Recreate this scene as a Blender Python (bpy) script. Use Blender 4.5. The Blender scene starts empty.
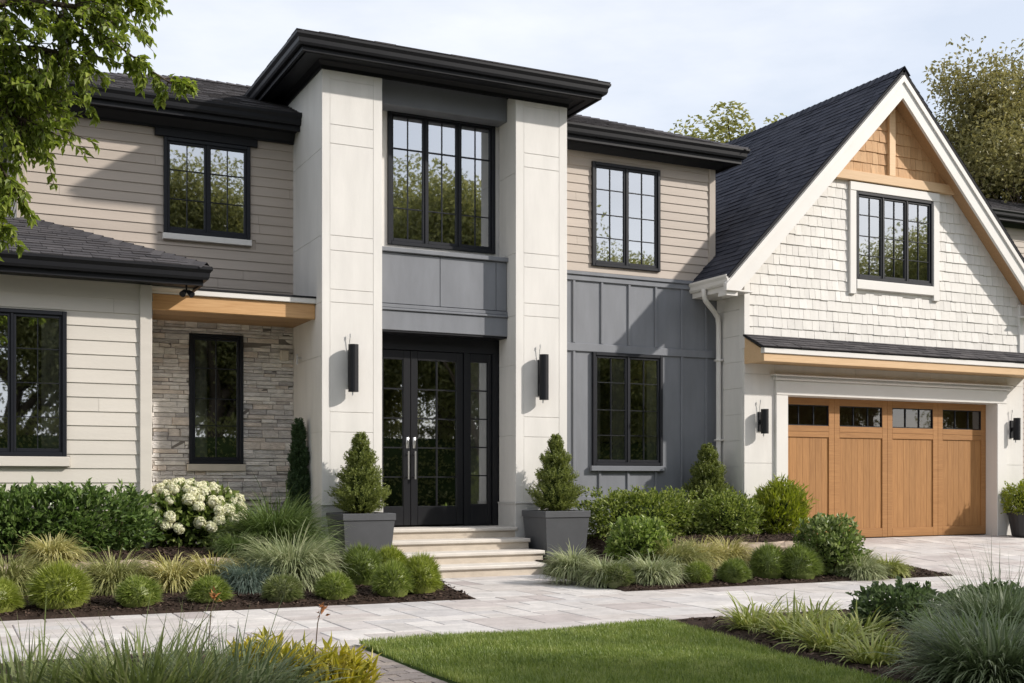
import bpy, math, random
import numpy as np
from mathutils import Vector

# ------------------------------------------------------------------ camera, sky, sun, exposure
sc = bpy.context.scene
COL = sc.collection
R = math.radians
cam_d = bpy.data.cameras.new("camera")
cam = bpy.data.objects.new("camera", cam_d)
COL.objects.link(cam)
cam.location = (0, 0, 1.25)
cam.rotation_euler = (R(90), 0, -R(26.07))
cam_d.sensor_width = 36
cam_d.lens = 41.1
cam_d.shift_y = 138.5 / 1024
cam_d.clip_start = 0.05
cam_d.clip_end = 2000
sc.camera = cam

SUN_EL, SUN_AZ = R(31), R(54)          # azimuth measured from the facade's normal towards +X
sd = Vector((math.sin(SUN_AZ) * math.cos(SUN_EL), -math.cos(SUN_AZ) * math.cos(SUN_EL), math.sin(SUN_EL)))
world = bpy.data.worlds.new("World")
sc.world = world
world.use_nodes = True
nt = world.node_tree
nt.nodes.clear()
wo = nt.nodes.new("ShaderNodeOutputWorld")
bg = nt.nodes.new("ShaderNodeBackground")
bg.inputs["Strength"].default_value = 0.15
sky = nt.nodes.new("ShaderNodeTexSky")
sky.sky_type = 'NISHITA'
sky.sun_disc = False
sky.sun_elevation = SUN_EL
sky.sun_rotation = math.atan2(sd.x, sd.y)
sky.air_density = 1.0
sky.dust_density = 1.5
# thin high cloud veil, by direction in the sky
tc = nt.nodes.new("ShaderNodeTexCoord")
mp = nt.nodes.new("ShaderNodeMapping")
mp.inputs["Scale"].default_value = (1.0, 1.0, 3.2)
ns = nt.nodes.new("ShaderNodeTexNoise")
ns.inputs["Scale"].default_value = 2.3
ns.inputs["Detail"].default_value = 7
ns.inputs["Roughness"].default_value = 0.55
rp = nt.nodes.new("ShaderNodeValToRGB")
rp.color_ramp.elements[0].position = 0.36
rp.color_ramp.elements[0].color = (0.56, 0.56, 0.56, 1)
rp.color_ramp.elements[1].position = 0.66
rp.color_ramp.elements[1].color = (0.95, 0.95, 0.95, 1)
mx = nt.nodes.new("ShaderNodeMixRGB")
mx.inputs["Color2"].default_value = (5.75, 5.9, 6.25, 1)
nt.links.new(tc.outputs["Generated"], mp.inputs["Vector"])
nt.links.new(mp.outputs["Vector"], ns.inputs["Vector"])
nt.links.new(ns.outputs["Fac"], rp.inputs["Fac"])
nt.links.new(rp.outputs["Color"], mx.inputs["Fac"])
nt.links.new(sky.outputs["Color"], mx.inputs["Color1"])
nt.links.new(mx.outputs["Color"], bg.inputs["Color"])
nt.links.new(bg.outputs["Background"], wo.inputs["Surface"])

sun_d = bpy.data.lights.new("sun", 'SUN')
sun_d.energy = 3.75
sun_d.angle = R(1.3)
sun_d.color = (1.0, 0.935, 0.86)
sun = bpy.data.objects.new("sun", sun_d)
COL.objects.link(sun)
sun.rotation_euler = sd.to_track_quat('Z', 'Y').to_euler()

sc.view_settings.view_transform = 'Standard'
sc.view_settings.look = 'None'
sc.view_settings.exposure = 0.29
sc.view_settings.gamma = 1
sc.view_settings.use_curve_mapping = False
sc.cycles.max_bounces = 8
sc.cycles.transparent_max_bounces = 16
sc.cycles.caustics_reflective = False
sc.cycles.caustics_refractive = False

rng = np.random.default_rng(7)
random.seed(7)

# ------------------------------------------------------------------ mesh helpers
class Geo:
    def __init__(self):
        self.v = []; self.f = []; self.n = 0
    def add(self, v, f):
        v = np.asarray(v, float).reshape(-1, 3)
        f = np.asarray(f, int)
        if f.ndim == 1: f = f.reshape(1, -1)
        self.v.append(v); self.f.append(f + self.n); self.n += len(v)
        return self
    def box(self, x0, x1, y0, y1, z0, z1):
        v = [(x0,y0,z0),(x1,y0,z0),(x1,y1,z0),(x0,y1,z0),(x0,y0,z1),(x1,y0,z1),(x1,y1,z1),(x0,y1,z1)]
        return self.add(v, [(0,3,2,1),(4,5,6,7),(0,1,5,4),(1,2,6,5),(2,3,7,6),(3,0,4,7)])
    def bbox(self, x0, x1, y0, y1, z0, z1, b=0.006):
        """box with chamfered front edges (towards -Y)"""
        v = [(x0,y0+b,z0),(x1,y0+b,z0),(x1,y0+b,z1),(x0,y0+b,z1),
             (x0+b,y0,z0+b),(x1-b,y0,z0+b),(x1-b,y0,z1-b),(x0+b,y0,z1-b),
             (x0,y1,z0),(x1,y1,z0),(x1,y1,z1),(x0,y1,z1)]
        return self.add(v, [(4,5,6,7),(0,1,5,4),(1,2,6,5),(2,3,7,6),(3,0,4,7),
                            (8,9,1,0),(9,10,2,1),(10,11,3,2),(11,8,0,3),(11,10,9,8)])
    def poly(self, pts):
        return self.add(pts, [tuple(range(len(pts)))])
    def prism(self, pts, ext):
        p = np.asarray(pts, float); q = p + np.asarray(ext, float); n = len(p)
        self.add(np.vstack([p, q]), [(i, (i+1) % n, n+(i+1) % n, n+i) for i in range(n)])
        self.add(p, [tuple(range(n))[::-1]]); self.add(q, [tuple(range(n))])
        return self
    def tube(self, pts, rad, k=8, cap=True):
        pts = np.asarray(pts, float); n = len(pts)
        rad = np.full(n, rad) if np.isscalar(rad) else np.asarray(rad, float)
        a = np.arange(k) * 2 * math.pi / k
        vs = []
        for i in range(n):
            d = pts[min(i+1, n-1)] - pts[max(i-1, 0)]
            d = d / (np.linalg.norm(d) + 1e-9)
            ref = np.array([0, 0, 1.]) if abs(d[2]) < .9 else np.array([1., 0, 0])
            s = np.cross(d, ref); s /= np.linalg.norm(s); t = np.cross(s, d)
            vs.append(pts[i] + rad[i] * (np.cos(a)[:, None]*s + np.sin(a)[:, None]*t))
        fs = [(i*k+j, i*k+(j+1) % k, (i+1)*k+(j+1) % k, (i+1)*k+j) for i in range(n-1) for j in range(k)]
        self.add(np.vstack(vs), fs)
        if cap:
            self.add(vs[0], [tuple(range(k))[::-1]]); self.add(vs[-1], [tuple(range(k))])
        return self
    def sweep(self, path, prof):
        """closed profile (offset outward, z) swept along a plan polyline, mitred; outward = right of travel"""
        P = np.asarray(path, float); n = len(P); k = len(prof)
        d = np.diff(P, axis=0); d /= np.linalg.norm(d, axis=1)[:, None]
        nn = np.stack([d[:, 1], -d[:, 0]], 1)
        vs = []
        for i in range(n):
            a = nn[max(i-1, 0)]; b = nn[min(i, n-2)]
            m = (a + b) / (1 + a @ b)
            vs += [(P[i, 0]+m[0]*o, P[i, 1]+m[1]*o, z) for o, z in prof]
        fs = [(i*k+j, (i+1)*k+j, (i+1)*k+(j+1) % k, i*k+(j+1) % k) for i in range(n-1) for j in range(k)]
        self.add(vs, fs)
        self.add(vs[:k], [tuple(range(k))]); self.add(vs[-k:], [tuple(range(k))[::-1]])
        return self
    def mesh(self, name, off=(0, 0, 0), smooth=False):
        V = np.vstack(self.v) - np.asarray(off, float)
        ls = np.concatenate([np.full(len(f), f.shape[1]) for f in self.f])
        li = np.concatenate([f.ravel() for f in self.f])
        me = bpy.data.meshes.new(name)
        me.vertices.add(len(V)); me.vertices.foreach_set("co", V.astype(np.float32).ravel())
        me.loops.add(len(li)); me.loops.foreach_set("vertex_index", li.astype(np.int32))
        me.polygons.add(len(ls))
        me.polygons.foreach_set("loop_start", np.concatenate([[0], np.cumsum(ls)[:-1]]).astype(np.int32))
        me.polygons.foreach_set("use_smooth", np.full(len(ls), bool(smooth)))
        me.update(calc_edges=True)
        me.validate()
        return me

def wloc(o):
    p = Vector((0, 0, 0))
    while o is not None:
        p += o.location; o = o.parent
    return p
def obj(name, g, m, parent=None, local=False, smooth=False, label=None):
    """link a Geo as one mesh object; coordinates are world ones unless local"""
    off = (0, 0, 0) if (parent is None or local) else tuple(wloc(parent))
    me = g if isinstance(g, bpy.types.Mesh) else g.mesh(name, off, smooth)
    if m is not None and not me.materials: me.materials.append(m)
    o = bpy.data.objects.new(name, me); COL.objects.link(o)
    o.parent = parent
    if label: o["label"] = label
    return o
def tag(o, label=None, cat=None, group=None, kind=None):
    if label: o["label"] = label
    if cat: o["category"] = cat
    if group: o["group"] = group
    if kind or cat: o["kind"] = kind or 'thing'
    return o
def thing(name, label, cat, loc, rz=0, group=None):
    o = bpy.data.objects.new(name, None); COL.objects.link(o)
    o.location = loc; o.rotation_euler = (0, 0, rz); o.empty_display_size = .2
    return tag(o, label, cat, group)
def dup(root, loc, rz=0, label=None, scale=None, group=None):
    r = root.copy(); COL.objects.link(r); r.location = loc; r.rotation_euler = (0, 0, rz)
    if scale is not None: r.scale = scale if hasattr(scale, '__len__') else (scale,)*3
    if label: r["label"] = label
    if group: r["group"] = group
    for ch in list(root.children):
        c = ch.copy(); COL.objects.link(c); c.parent = r
        for g in list(ch.children):
            d = g.copy(); COL.objects.link(d); d.parent = c
    return r

# ------------------------------------------------------------------ materials
def new_mat(name):
    m = bpy.data.materials.new(name); m.use_nodes = True
    n = m.node_tree; b = n.nodes["Principled BSDF"]
    return m, n, b
def mat(name, c, rough=.6, spec=.35, var=.06, scale=3.0, bump=0.0, bscale=60., island=0.0, metal=0.0, stretch=(1, 1, 1), c2=None, streak=0.0):
    """plain paint / stone: base colour with a soft large-scale variation, fine bump, optional per-piece tint"""
    m, n, b = new_mat(name)
    L = n.links.new
    tc = n.nodes.new("ShaderNodeTexCoord")
    mp = n.nodes.new("ShaderNodeMapping"); mp.inputs["Scale"].default_value = stretch
    L(tc.outputs["Object"], mp.inputs["Vector"])
    no = n.nodes.new("ShaderNodeTexNoise"); no.inputs["Scale"].default_value = scale; no.inputs["Detail"].default_value = 6; no.inputs["Roughness"].default_value = .6
    L(mp.outputs["Vector"], no.inputs["Vector"])
    r = n.nodes.new("ShaderNodeValToRGB")
    lo = [max(0, x*(1-var)) for x in c]; hi = [x*(1+var) for x in (c2 or c)]
    r.color_ramp.elements[0].position = .3; r.color_ramp.elements[0].color = (*lo, 1)
    r.color_ramp.elements[1].position = .7; r.color_ramp.elements[1].color = (*hi, 1)
    L(no.outputs["Fac"], r.inputs["Fac"])
    col = r.outputs["Color"]
    if island > 0:
        ge = n.nodes.new("ShaderNodeNewGeometry")
        mr = n.nodes.new("ShaderNodeMapRange"); mr.inputs["To Min"].default_value = 1-island; mr.inputs["To Max"].default_value = 1+island
        L(ge.outputs["Random Per Island"], mr.inputs["Value"])
        mu = n.nodes.new("ShaderNodeMixRGB"); mu.blend_type = 'MULTIPLY'; mu.inputs["Fac"].default_value = 1
        L(col, mu.inputs["Color1"]); L(mr.outputs["Result"], mu.inputs["Color2"]); col = mu.outputs["Color"]
    L(col, b.inputs["Base Color"])
    b.inputs["Roughness"].default_value = rough
    b.inputs["Specular IOR Level"].default_value = spec
    b.inputs["Metallic"].default_value = metal
    if bump > 0:
        nb = n.nodes.new("ShaderNodeTexNoise"); nb.inputs["Scale"].default_value = bscale; nb.inputs["Detail"].default_value = 4
        L(mp.outputs["Vector"], nb.inputs["Vector"])
        bu = n.nodes.new("ShaderNodeBump"); bu.inputs["Strength"].default_value = bump; bu.inputs["Distance"].default_value = .01
        L(nb.outputs["Fac"], bu.inputs["Height"]); L(bu.outputs["Normal"], b.inputs["Normal"])
    return m
def ramp_mat(name, cols, rough=.7, spec=.3, bump=.3, bscale=30., nscale=6., nmix=.35, stretch=(1, 1, 1)):
    """pieces (stones, shingles, pavers): each island its own colour from the list, plus mottling"""
    m, n, b = new_mat(name); L = n.links.new
    ge = n.nodes.new("ShaderNodeNewGeometry")
    r = n.nodes.new("ShaderNodeValToRGB"); cr = r.color_ramp
    for i, c in enumerate(cols):
        p = i / (len(cols)-1) if len(cols) > 1 else 0
        if i < 2: e = cr.elements[i]; e.position = p
        else: e = cr.elements.new(p)
        e.color = (*c, 1)
    cr.elements[0].position = 0
    L(ge.outputs["Random Per Island"], r.inputs["Fac"])
    tc = n.nodes.new("ShaderNodeTexCoord")
    mp = n.nodes.new("ShaderNodeMapping"); mp.inputs["Scale"].default_value = stretch
    L(tc.outputs["Object"], mp.inputs["Vector"])
    no = n.nodes.new("ShaderNodeTexNoise"); no.inputs["Scale"].default_value = nscale; no.inputs["Detail"].default_value = 8; no.inputs["Roughness"].default_value = .65
    L(mp.outputs["Vector"], no.inputs["Vector"])
    mr = n.nodes.new("ShaderNodeMapRange"); mr.inputs["From Min"].default_value = .25; mr.inputs["From Max"].default_value = .75
    mr.inputs["To Min"].default_value = 1-nmix; mr.inputs["To Max"].default_value = 1+nmix
    L(no.outputs["Fac"], mr.inputs["Value"])
    mu = n.nodes.new("ShaderNodeMixRGB"); mu.blend_type = 'MULTIPLY'; mu.inputs["Fac"].default_value = 1
    L(r.outputs["Color"], mu.inputs["Color1"]); L(mr.outputs["Result"], mu.inputs["Color2"])
    L(mu.outputs["Color"], b.inputs["Base Color"])
    b.inputs["Roughness"].default_value = rough; b.inputs["Specular IOR Level"].default_value = spec
    nb = n.nodes.new("ShaderNodeTexNoise"); nb.inputs["Scale"].default_value = bscale; nb.inputs["Detail"].default_value = 6
    L(mp.outputs["Vector"], nb.inputs["Vector"])
    bu = n.nodes.new("ShaderNodeBump"); bu.inputs["Strength"].default_value = bump; bu.inputs["Distance"].default_value = .02
    L(nb.outputs["Fac"], bu.inputs["Height"]); L(bu.outputs["Normal"], b.inputs["Normal"])
    return m
def leaf_mat(name, cols, trans=.3, rough=.5, spec=.3, patch=0):
    m, n, b = new_mat(name); L = n.links.new
    ge = n.nodes.new("ShaderNodeNewGeometry")
    r = n.nodes.new("ShaderNodeValToRGB"); cr = r.color_ramp
    for i, c in enumerate(cols):
        p = i / (len(cols)-1)
        e = cr.elements[i] if i < 2 else cr.elements.new(p)
        e.position = p; e.color = (*c, 1)
    L(ge.outputs["Random Per Island"], r.inputs["Fac"])
    if patch:
        tc = n.nodes.new("ShaderNodeTexCoord"); no = n.nodes.new("ShaderNodeTexNoise"); no.inputs["Scale"].default_value = 2.6; no.inputs["Detail"].default_value = 7; no.inputs["Roughness"].default_value = .7
        L(tc.outputs["Object"], no.inputs["Vector"])
        ad = n.nodes.new("ShaderNodeMath"); ad.operation = 'MULTIPLY_ADD'; ad.inputs[1].default_value = .55
        mr = n.nodes.new("ShaderNodeMapRange"); mr.inputs["From Min"].default_value = .3; mr.inputs["From Max"].default_value = .7; mr.inputs["To Min"].default_value = -.1; mr.inputs["To Max"].default_value = .6
        L(no.outputs["Fac"], mr.inputs["Value"]); L(ge.outputs["Random Per Island"], ad.inputs[0]); L(mr.outputs["Result"], ad.inputs[2]); L(ad.outputs["Value"], r.inputs["Fac"])
    L(r.outputs["Color"], b.inputs["Base Color"])
    b.inputs["Roughness"].default_value = rough*.84; b.inputs["Specular IOR Level"].default_value = spec*1.25
    tr = n.nodes.new("ShaderNodeBsdfTranslucent")
    hs = n.nodes.new("ShaderNodeHueSaturation"); hs.inputs["Value"].default_value = 1.5; hs.inputs["Saturation"].default_value = 1.1
    L(r.outputs["Color"], hs.inputs["Color"]); L(hs.outputs["Color"], tr.inputs["Color"])
    ms = n.nodes.new("ShaderNodeMixShader"); ms.inputs["Fac"].default_value = trans
    L(b.outputs["BSDF"], ms.inputs[1]); L(tr.outputs["BSDF"], ms.inputs[2])
    L(ms.outputs["Shader"], n.nodes["Material Output"].inputs["Surface"])
    return m
def wood_mat(name, dark, light, axis='x', rough=.5, island=.12):
    m, n, b = new_mat(name); L = n.links.new
    tc = n.nodes.new("ShaderNodeTexCoord"); mp = n.nodes.new("ShaderNodeMapping")
    mp.inputs["Scale"].default_value = {'x': (1.2, 22, 22), 'z': (22, 22, 1.2), 'y': (22, 1.2, 22)}[axis]
    L(tc.outputs["Object"], mp.inputs["Vector"])
    no = n.nodes.new("ShaderNodeTexNoise"); no.inputs["Scale"].default_value = 2.2; no.inputs["Detail"].default_value = 9; no.inputs["Roughness"].default_value = .62; no.inputs["Distortion"].default_value = .6
    L(mp.outputs["Vector"], no.inputs["Vector"])
    r = n.nodes.new("ShaderNodeValToRGB")
    r.color_ramp.elements[0].position = .28; r.color_ramp.elements[0].color = (*dark, 1)
    r.color_ramp.elements[1].position = .72; r.color_ramp.elements[1].color = (*light, 1)
    L(no.outputs["Fac"], r.inputs["Fac"])
    ge = n.nodes.new("ShaderNodeNewGeometry")
    mr = n.nodes.new("ShaderNodeMapRange"); mr.inputs["To Min"].default_value = 1-island; mr.inputs["To Max"].default_value = 1+island
    L(ge.outputs["Random Per Island"], mr.inputs["Value"])
    mu = n.nodes.new("ShaderNodeMixRGB"); mu.blend_type = 'MULTIPLY'; mu.inputs["Fac"].default_value = 1
    L(r.outputs["Color"], mu.inputs["Color1"]); L(mr.outputs["Result"], mu.inputs["Color2"])
    L(mu.outputs["Color"], b.inputs["Base Color"])
    b.inputs["Roughness"].default_value = rough; b.inputs["Specular IOR Level"].default_value = .35
    bu = n.nodes.new("ShaderNodeBump"); bu.inputs["Strength"].default_value = .25; bu.inputs["Distance"].default_value = .003
    L(no.outputs["Fac"], bu.inputs["Height"]); L(bu.outputs["Normal"], b.inputs["Normal"])
    return m
def glass_mat(name, refl=.36, tint=(.55, .6, .58)):
    m, n, b = new_mat(name); L = n.links.new
    n.nodes.remove(b)
    g = n.nodes.new("ShaderNodeBsdfGlossy"); g.inputs["Roughness"].default_value = .015; g.inputs["Color"].default_value = (.93, .96, 1, 1)
    t = n.nodes.new("ShaderNodeBsdfTransparent"); t.inputs["Color"].default_value = (*tint, 1)
    fr = n.nodes.new("ShaderNodeFresnel"); fr.inputs["IOR"].default_value = 1.6
    ad = n.nodes.new("ShaderNodeMath"); ad.operation = 'ADD'; ad.use_clamp = True; ad.inputs[1].default_value = refl
    L(fr.outputs["Fac"], ad.inputs[0])
    # slight waviness of real panes
    tc = n.nodes.new("ShaderNodeTexCoord")
    no = n.nodes.new("ShaderNodeTexNoise"); no.inputs["Scale"].default_value = 1.6; no.inputs["Detail"].default_value = 1
    L(tc.outputs["Object"], no.inputs["Vector"])
    bu = n.nodes.new("ShaderNodeBump"); bu.inputs["Strength"].default_value = .025; bu.inputs["Distance"].default_value = .03
    L(no.outputs["Fac"], bu.inputs["Height"]); L(bu.outputs["Normal"], g.inputs["Normal"])
    ms = n.nodes.new("ShaderNodeMixShader")
    L(ad.outputs["Value"], ms.inputs["Fac"]); L(t.outputs["BSDF"], ms.inputs[1]); L(g.outputs["BSDF"], ms.inputs[2])
    L(ms.outputs["Shader"], n.nodes["Material Output"].inputs["Surface"])
    return m

M = {}
M['white'] = mat('white render', (.70, .68, .645), .65, .3, .06, 2.2, .15, 90, stretch=(2.2, 2.2, .45))
M['white_trim'] = mat('white trim paint', (.72, .70, .665), .5, .35, .03, 2.0)
M['cream_siding'] = mat('cream siding', (.60, .565, .508), .55, .35, .05, 2.0, .12, 40, island=.03, stretch=(.4, 1, 3))
M['taupe_siding'] = mat('taupe siding', (.44, .38, .325), .55, .35, .06, 2.0, .12, 40, island=.035, stretch=(.4, 1, 3))
M['taupe_trim'] = mat('taupe trim', (.42, .365, .31), .55, .35, .05)
M['grey'] = mat('slate grey panel', (.19, .20, .22), .5, .35, .12, 1.8, .08, 50, stretch=(2, 2, .5), island=.03)
M['grey_trim'] = mat('slate grey trim', (.17, .18, .20), .5, .35, .05)
M['black'] = mat('black metal trim', (.009, .0095, .012), .5, .28, .1)
M['frame'] = mat('black window frame', (.010, .0115, .016), .45, .3, .1)
M['door'] = mat('black door paint', (.008, .0085, .011), .42, .35, .1)
M['dark'] = mat('dark interior', (.05, .047, .042), .9, .1, .2)
M['curtain'] = mat('linen curtain', (.78, .76, .70), .9, .1, .08, 4, stretch=(8, 8, .5))
M['shingle_white'] = ramp_mat('white shingles', [(.64, .62, .585), (.71, .69, .65), (.675, .655, .615), (.74, .72, .685)], .65, .3, .15, 40, 5, .07, (3, 3, .6))
M['shingle_cedar'] = ramp_mat('cedar shingles', [(.46, .26, .12), (.56, .34, .17), (.50, .29, .14), (.60, .38, .20)], .65, .3, .2, 40, 5, .18, (6, 6, .6))
M['roof'] = ramp_mat('asphalt shingles', [(.050, .048, .052), (.082, .077, .08), (.064, .061, .065), (.10, .093, .095)], .9, .2, .5, 120, 4, .25)
M['roof_dark'] = ramp_mat('charcoal shingles', [(.030, .033, .047), (.048, .051, .068), (.038, .041, .056), (.060, .062, .078)], .9, .2, .5, 120, 4, .25)
M['roof_base'] = mat('roof felt', (.03, .03, .033), .9, .2)
M['stone'] = ramp_mat('ledgestone', [(.57, .54, .52), (.78, .75, .71), (.43, .41, .405), (.84, .80, .75), (.62, .60, .585), (.69, .61, .54), (.48, .465, .46)], .85, .2, .9, 24, 7, .3, (1, 1, 2.5))
M['mortar'] = mat('stone mortar joint', (.20, .185, .17), .95, .1, .2)  # dark mortar behind the ledgestone veneer
M['plinth'] = mat('pale grey plinth stone', (.54, .53, .51), .75, .25, .08, 4, .2, 60)
M['limestone'] = mat('limestone sill', (.58, .53, .45), .75, .25, .08, 5, .2, 60)
M['wood_x'] = wood_mat('honey wood', (.50, .28, .12), (.66, .41, .20), 'x')
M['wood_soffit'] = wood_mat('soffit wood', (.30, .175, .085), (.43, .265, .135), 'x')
M['wood_band'] = wood_mat('pale cedar trim', (.60, .40, .22), (.70, .49, .29), 'x')
M['wood_door'] = wood_mat('garage door wood', (.275, .132, .047), (.415, .213, .079), 'z', .5, .08)
M['wood_rail'] = wood_mat('garage door rail wood', (.28, .134, .048), (.405, .207, .077), 'x', .5, .06)
M['glass'] = glass_mat('window glass', .50, (.78, .81, .78))
M['glass_dark'] = glass_mat('door glass', .40, (.70, .72, .69))
M['glass_garage'] = glass_mat('garage door glass', .10, (.4, .42, .4))
M['chrome'] = mat('brushed steel', (.62, .62, .62), .28, .5, .03, metal=1.0)
M['paver'] = ramp_mat('flagstone', [(.47, .43, .405), (.57, .545, .52), (.41, .365, .35), (.51, .475, .445), (.48, .46, .45), (.60, .57, .54), (.45, .405, .385)], .8, .25, .35, 26, 3.5, .22)
M['brick'] = ramp_mat('brick paver', [(.26, .22, .19), (.34, .29, .25), (.22, .19, .17), (.30, .26, .24)], .85, .2, .4, 40, 8, .2)
M['joint'] = mat('paving joint sand', (.30, .27, .245), .95, .1, .15, 12)
M['step'] = mat('sandstone tread', (.60, .56, .505), .75, .25, .10, 3.5, .25, 50, stretch=(1, 1, 2))
M['riser'] = mat('sandstone riser', (.54, .475, .395), .8, .2, .12, 4, .3, 40, stretch=(1, 1, 2))
M['soil'] = mat('mulch soil', (.035, .024, .018), .95, .1, .45, 25, 1.0, 45)
M['chips'] = ramp_mat('bark chips', [(.03, .019, .013), (.055, .036, .026), (.085, .057, .042), (.04, .025, .019), (.12, .085, .065)], .9, .15, .3, 60, 8, .3)
M['ground'] = mat('rough lawn', (.05, .075, .02), .95, .1, .4, 1.2, .6, 30)
M['lawn'] = mat('lawn soil', (.035, .055, .014), .95, .1, .35, 6, .6, 60)
M['boulder'] = mat('edging stone', (.40, .32, .25), .9, .2, .3, 6, .9, 22)
M['planter'] = mat('charcoal planter', (.085, .088, .094), .5, .4, .08, 4, .1, 80)
M['pot'] = mat('dark pot', (.035, .035, .037), .5, .4, .1)
M['asphalt'] = mat('asphalt', (.05, .05, .052), .9, .2, .15, 8, .4, 80)
M['bark'] = mat('bark', (.09, .07, .052), .9, .15, .35, 8, 1.0, 25, stretch=(3, 3, .6))
M['inner'] = mat('dark shade core', (.03, .045, .014), .95, .1, .5, 20, .8, 40)  # solid filler inside foliage, coloured dark as where light doesn't reach
M['rust'] = mat('rusty dry petals', (.38, .16, .06), .8, .2, .3, 30)
M['twig'] = mat('twig', (.11, .075, .05), .9, .15, .2)

G_ = {  # random leaf tones, spread wide to suggest shaded gaps and bright highlights
 'grass': [(.10, .15, .03), (.155, .21, .045), (.225, .28, .065), (.34, .37, .13)],
 'mound': [(.09, .125, .025), (.16, .215, .04), (.21, .265, .055), (.31, .35, .11)],
 'mound_y': [(.13, .165, .025), (.20, .245, .035), (.26, .305, .05), (.35, .385, .11)],
 'mound_d': [(.07, .10, .022), (.12, .165, .035), (.165, .215, .05), (.22, .27, .08)],
 'pale': [(.17, .20, .10), (.27, .31, .16), (.37, .40, .22), (.50, .51, .33)],
 'cream': [(.24, .25, .09), (.40, .375, .14), (.50, .46, .20), (.60, .55, .30)],
 'olive': [(.17, .185, .065), (.25, .265, .10), (.32, .33, .13), (.43, .41, .20)],
 'blue':    [(.13, .18, .145), (.18, .235, .195), (.095, .135, .10), (.25, .30, .25)],
 'dkgrass': [(0.102, 0.150, 0.042), (0.138, 0.198, 0.060), (0.066, 0.102, 0.029), (0.204, 0.252, 0.096)],
 'lime':    [(.22, .27, .03), (.30, .34, .045), (.15, .195, .025), (.36, .38, .08)],
 'yellow':  [(.36, .33, .04), (.47, .41, .07), (.25, .25, .03), (.52, .46, .12)],
 'lirio': [(.21, .245, .055), (.33, .365, .11), (.16, .195, .04), (.50, .49, .20)],
 'laurel': [(.036, .065, .016), (.09, .15, .036), (.14, .215, .054), (.25, .33, .12)],
 'boxwood': [(.07, .10, .02), (.155, .205, .04), (.235, .29, .062), (.36, .40, .125)],
 'bush': [(.07, .105, .022), (.16, .225, .05), (.24, .32, .078), (.38, .44, .16)],
 'bush_v': [(.055, .085, .02), (.13, .18, .045), (.18, .24, .065), (.36, .40, .20)],
 'hydra': [(.06, .095, .02), (.14, .195, .045), (.19, .25, .065), (.27, .32, .11)],
 'petal':   [(.70, .69, .50), (.78, .76, .62), (.62, .64, .42), (.82, .80, .69)],
 'spruce': [(.075, .095, .022), (.15, .185, .045), (.205, .24, .062), (.28, .31, .09)],
 'cypress': [(0.048, 0.090, 0.036), (0.072, 0.120, 0.050), (0.034, 0.062, 0.026)],
 'cover':   [(.075, .11, .04), (.10, .145, .055), (.05, .075, .028), (.13, .175, .08)],
 'fgrass':  [(.13, .165, .05), (.185, .22, .075), (.085, .115, .035), (.28, .29, .14)],
 'bluegr':  [(.115, .155, .07), (.165, .205, .10), (.075, .105, .045), (.26, .29, .18)],
 'maple': [(.16, .215, .035), (.235, .295, .052), (.115, .155, .025), (.33, .375, .085)],
 'treeR': [(.22, .20, .075), (.29, .26, .10), (.15, .145, .055), (.36, .32, .14)],
 'treeC': [(.27, .275, .09), (.34, .335, .115), (.19, .20, .06), (.42, .40, .17)],
 'treeF': [(.20, .205, .07), (.27, .265, .095), (.14, .15, .055), (.34, .325, .14)],
}
LM = {k: leaf_mat('leaf ' + k, v, patch=(k == 'grass')) for k, v in G_.items()}
LM['maple'].node_tree.nodes['Mix Shader'].inputs['Fac'].default_value = .42
LM['treeF'].node_tree.nodes['Mix Shader'].inputs['Fac'].default_value = .45
LM['laurel'].node_tree.nodes["Principled BSDF"].inputs["Roughness"].default_value = .32
LM['cover'].node_tree.nodes["Principled BSDF"].inputs["Roughness"].default_value = .35

# ------------------------------------------------------------------ wall helpers
def subtract(rect, holes):
    out = [rect]
    for hx0, hx1, hz0, hz1 in holes:
        nxt = []
        for x0, x1, z0, z1 in out:
            if hx0 >= x1 or hx1 <= x0 or hz0 >= z1 or hz1 <= z0:
                nxt.append((x0, x1, z0, z1)); continue
            a, b = max(x0, hx0), min(x1, hx1)
            if a > x0: nxt.append((x0, a, z0, z1))
            if b < x1: nxt.append((b, x1, z0, z1))
            if hz0 > z0: nxt.append((a, b, z0, hz0))
            if hz1 < z1: nxt.append((a, b, hz1, z1))
        out = nxt
    return out
def wall(g, x0, x1, z0, z1, y0, y1, holes=()):
    for a, b, c, d in subtract((x0, x1, z0, z1), holes):
        g.box(a, b, y0, y1, c, d)
def siding(g, x0, x1, z0, z1, y, ex, holes=(), t0=.006, t1=.019):
    """lapped boards on a wall facing -Y"""
    z = z0
    while z < z1 - 1e-4:
        zt = min(z + ex, z1)
        cuts = sorted(random.uniform(x0, x1) for _ in range(1 if x1-x0 < 4.5 else 2))
        for a, b, c, d in subtract((x0, x1, z, zt), list(holes) + [(q, q+.003, z-1, zt+1) for q in cuts]):
            ya = y - (t1 + (t0-t1)*(c-z)/ex); yb = y - (t1 + (t0-t1)*(d-z)/ex)
            g.add([(a,ya,c),(b,ya,c),(b,yb,d),(a,yb,d),(a,y+.01,c),(b,y+.01,c),(b,y+.01,d),(a,y+.01,d)],
                  [(0,1,2,3),(4,5,1,0),(5,6,2,1),(7,4,0,3),(6,7,3,2)])
        z = zt
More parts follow.
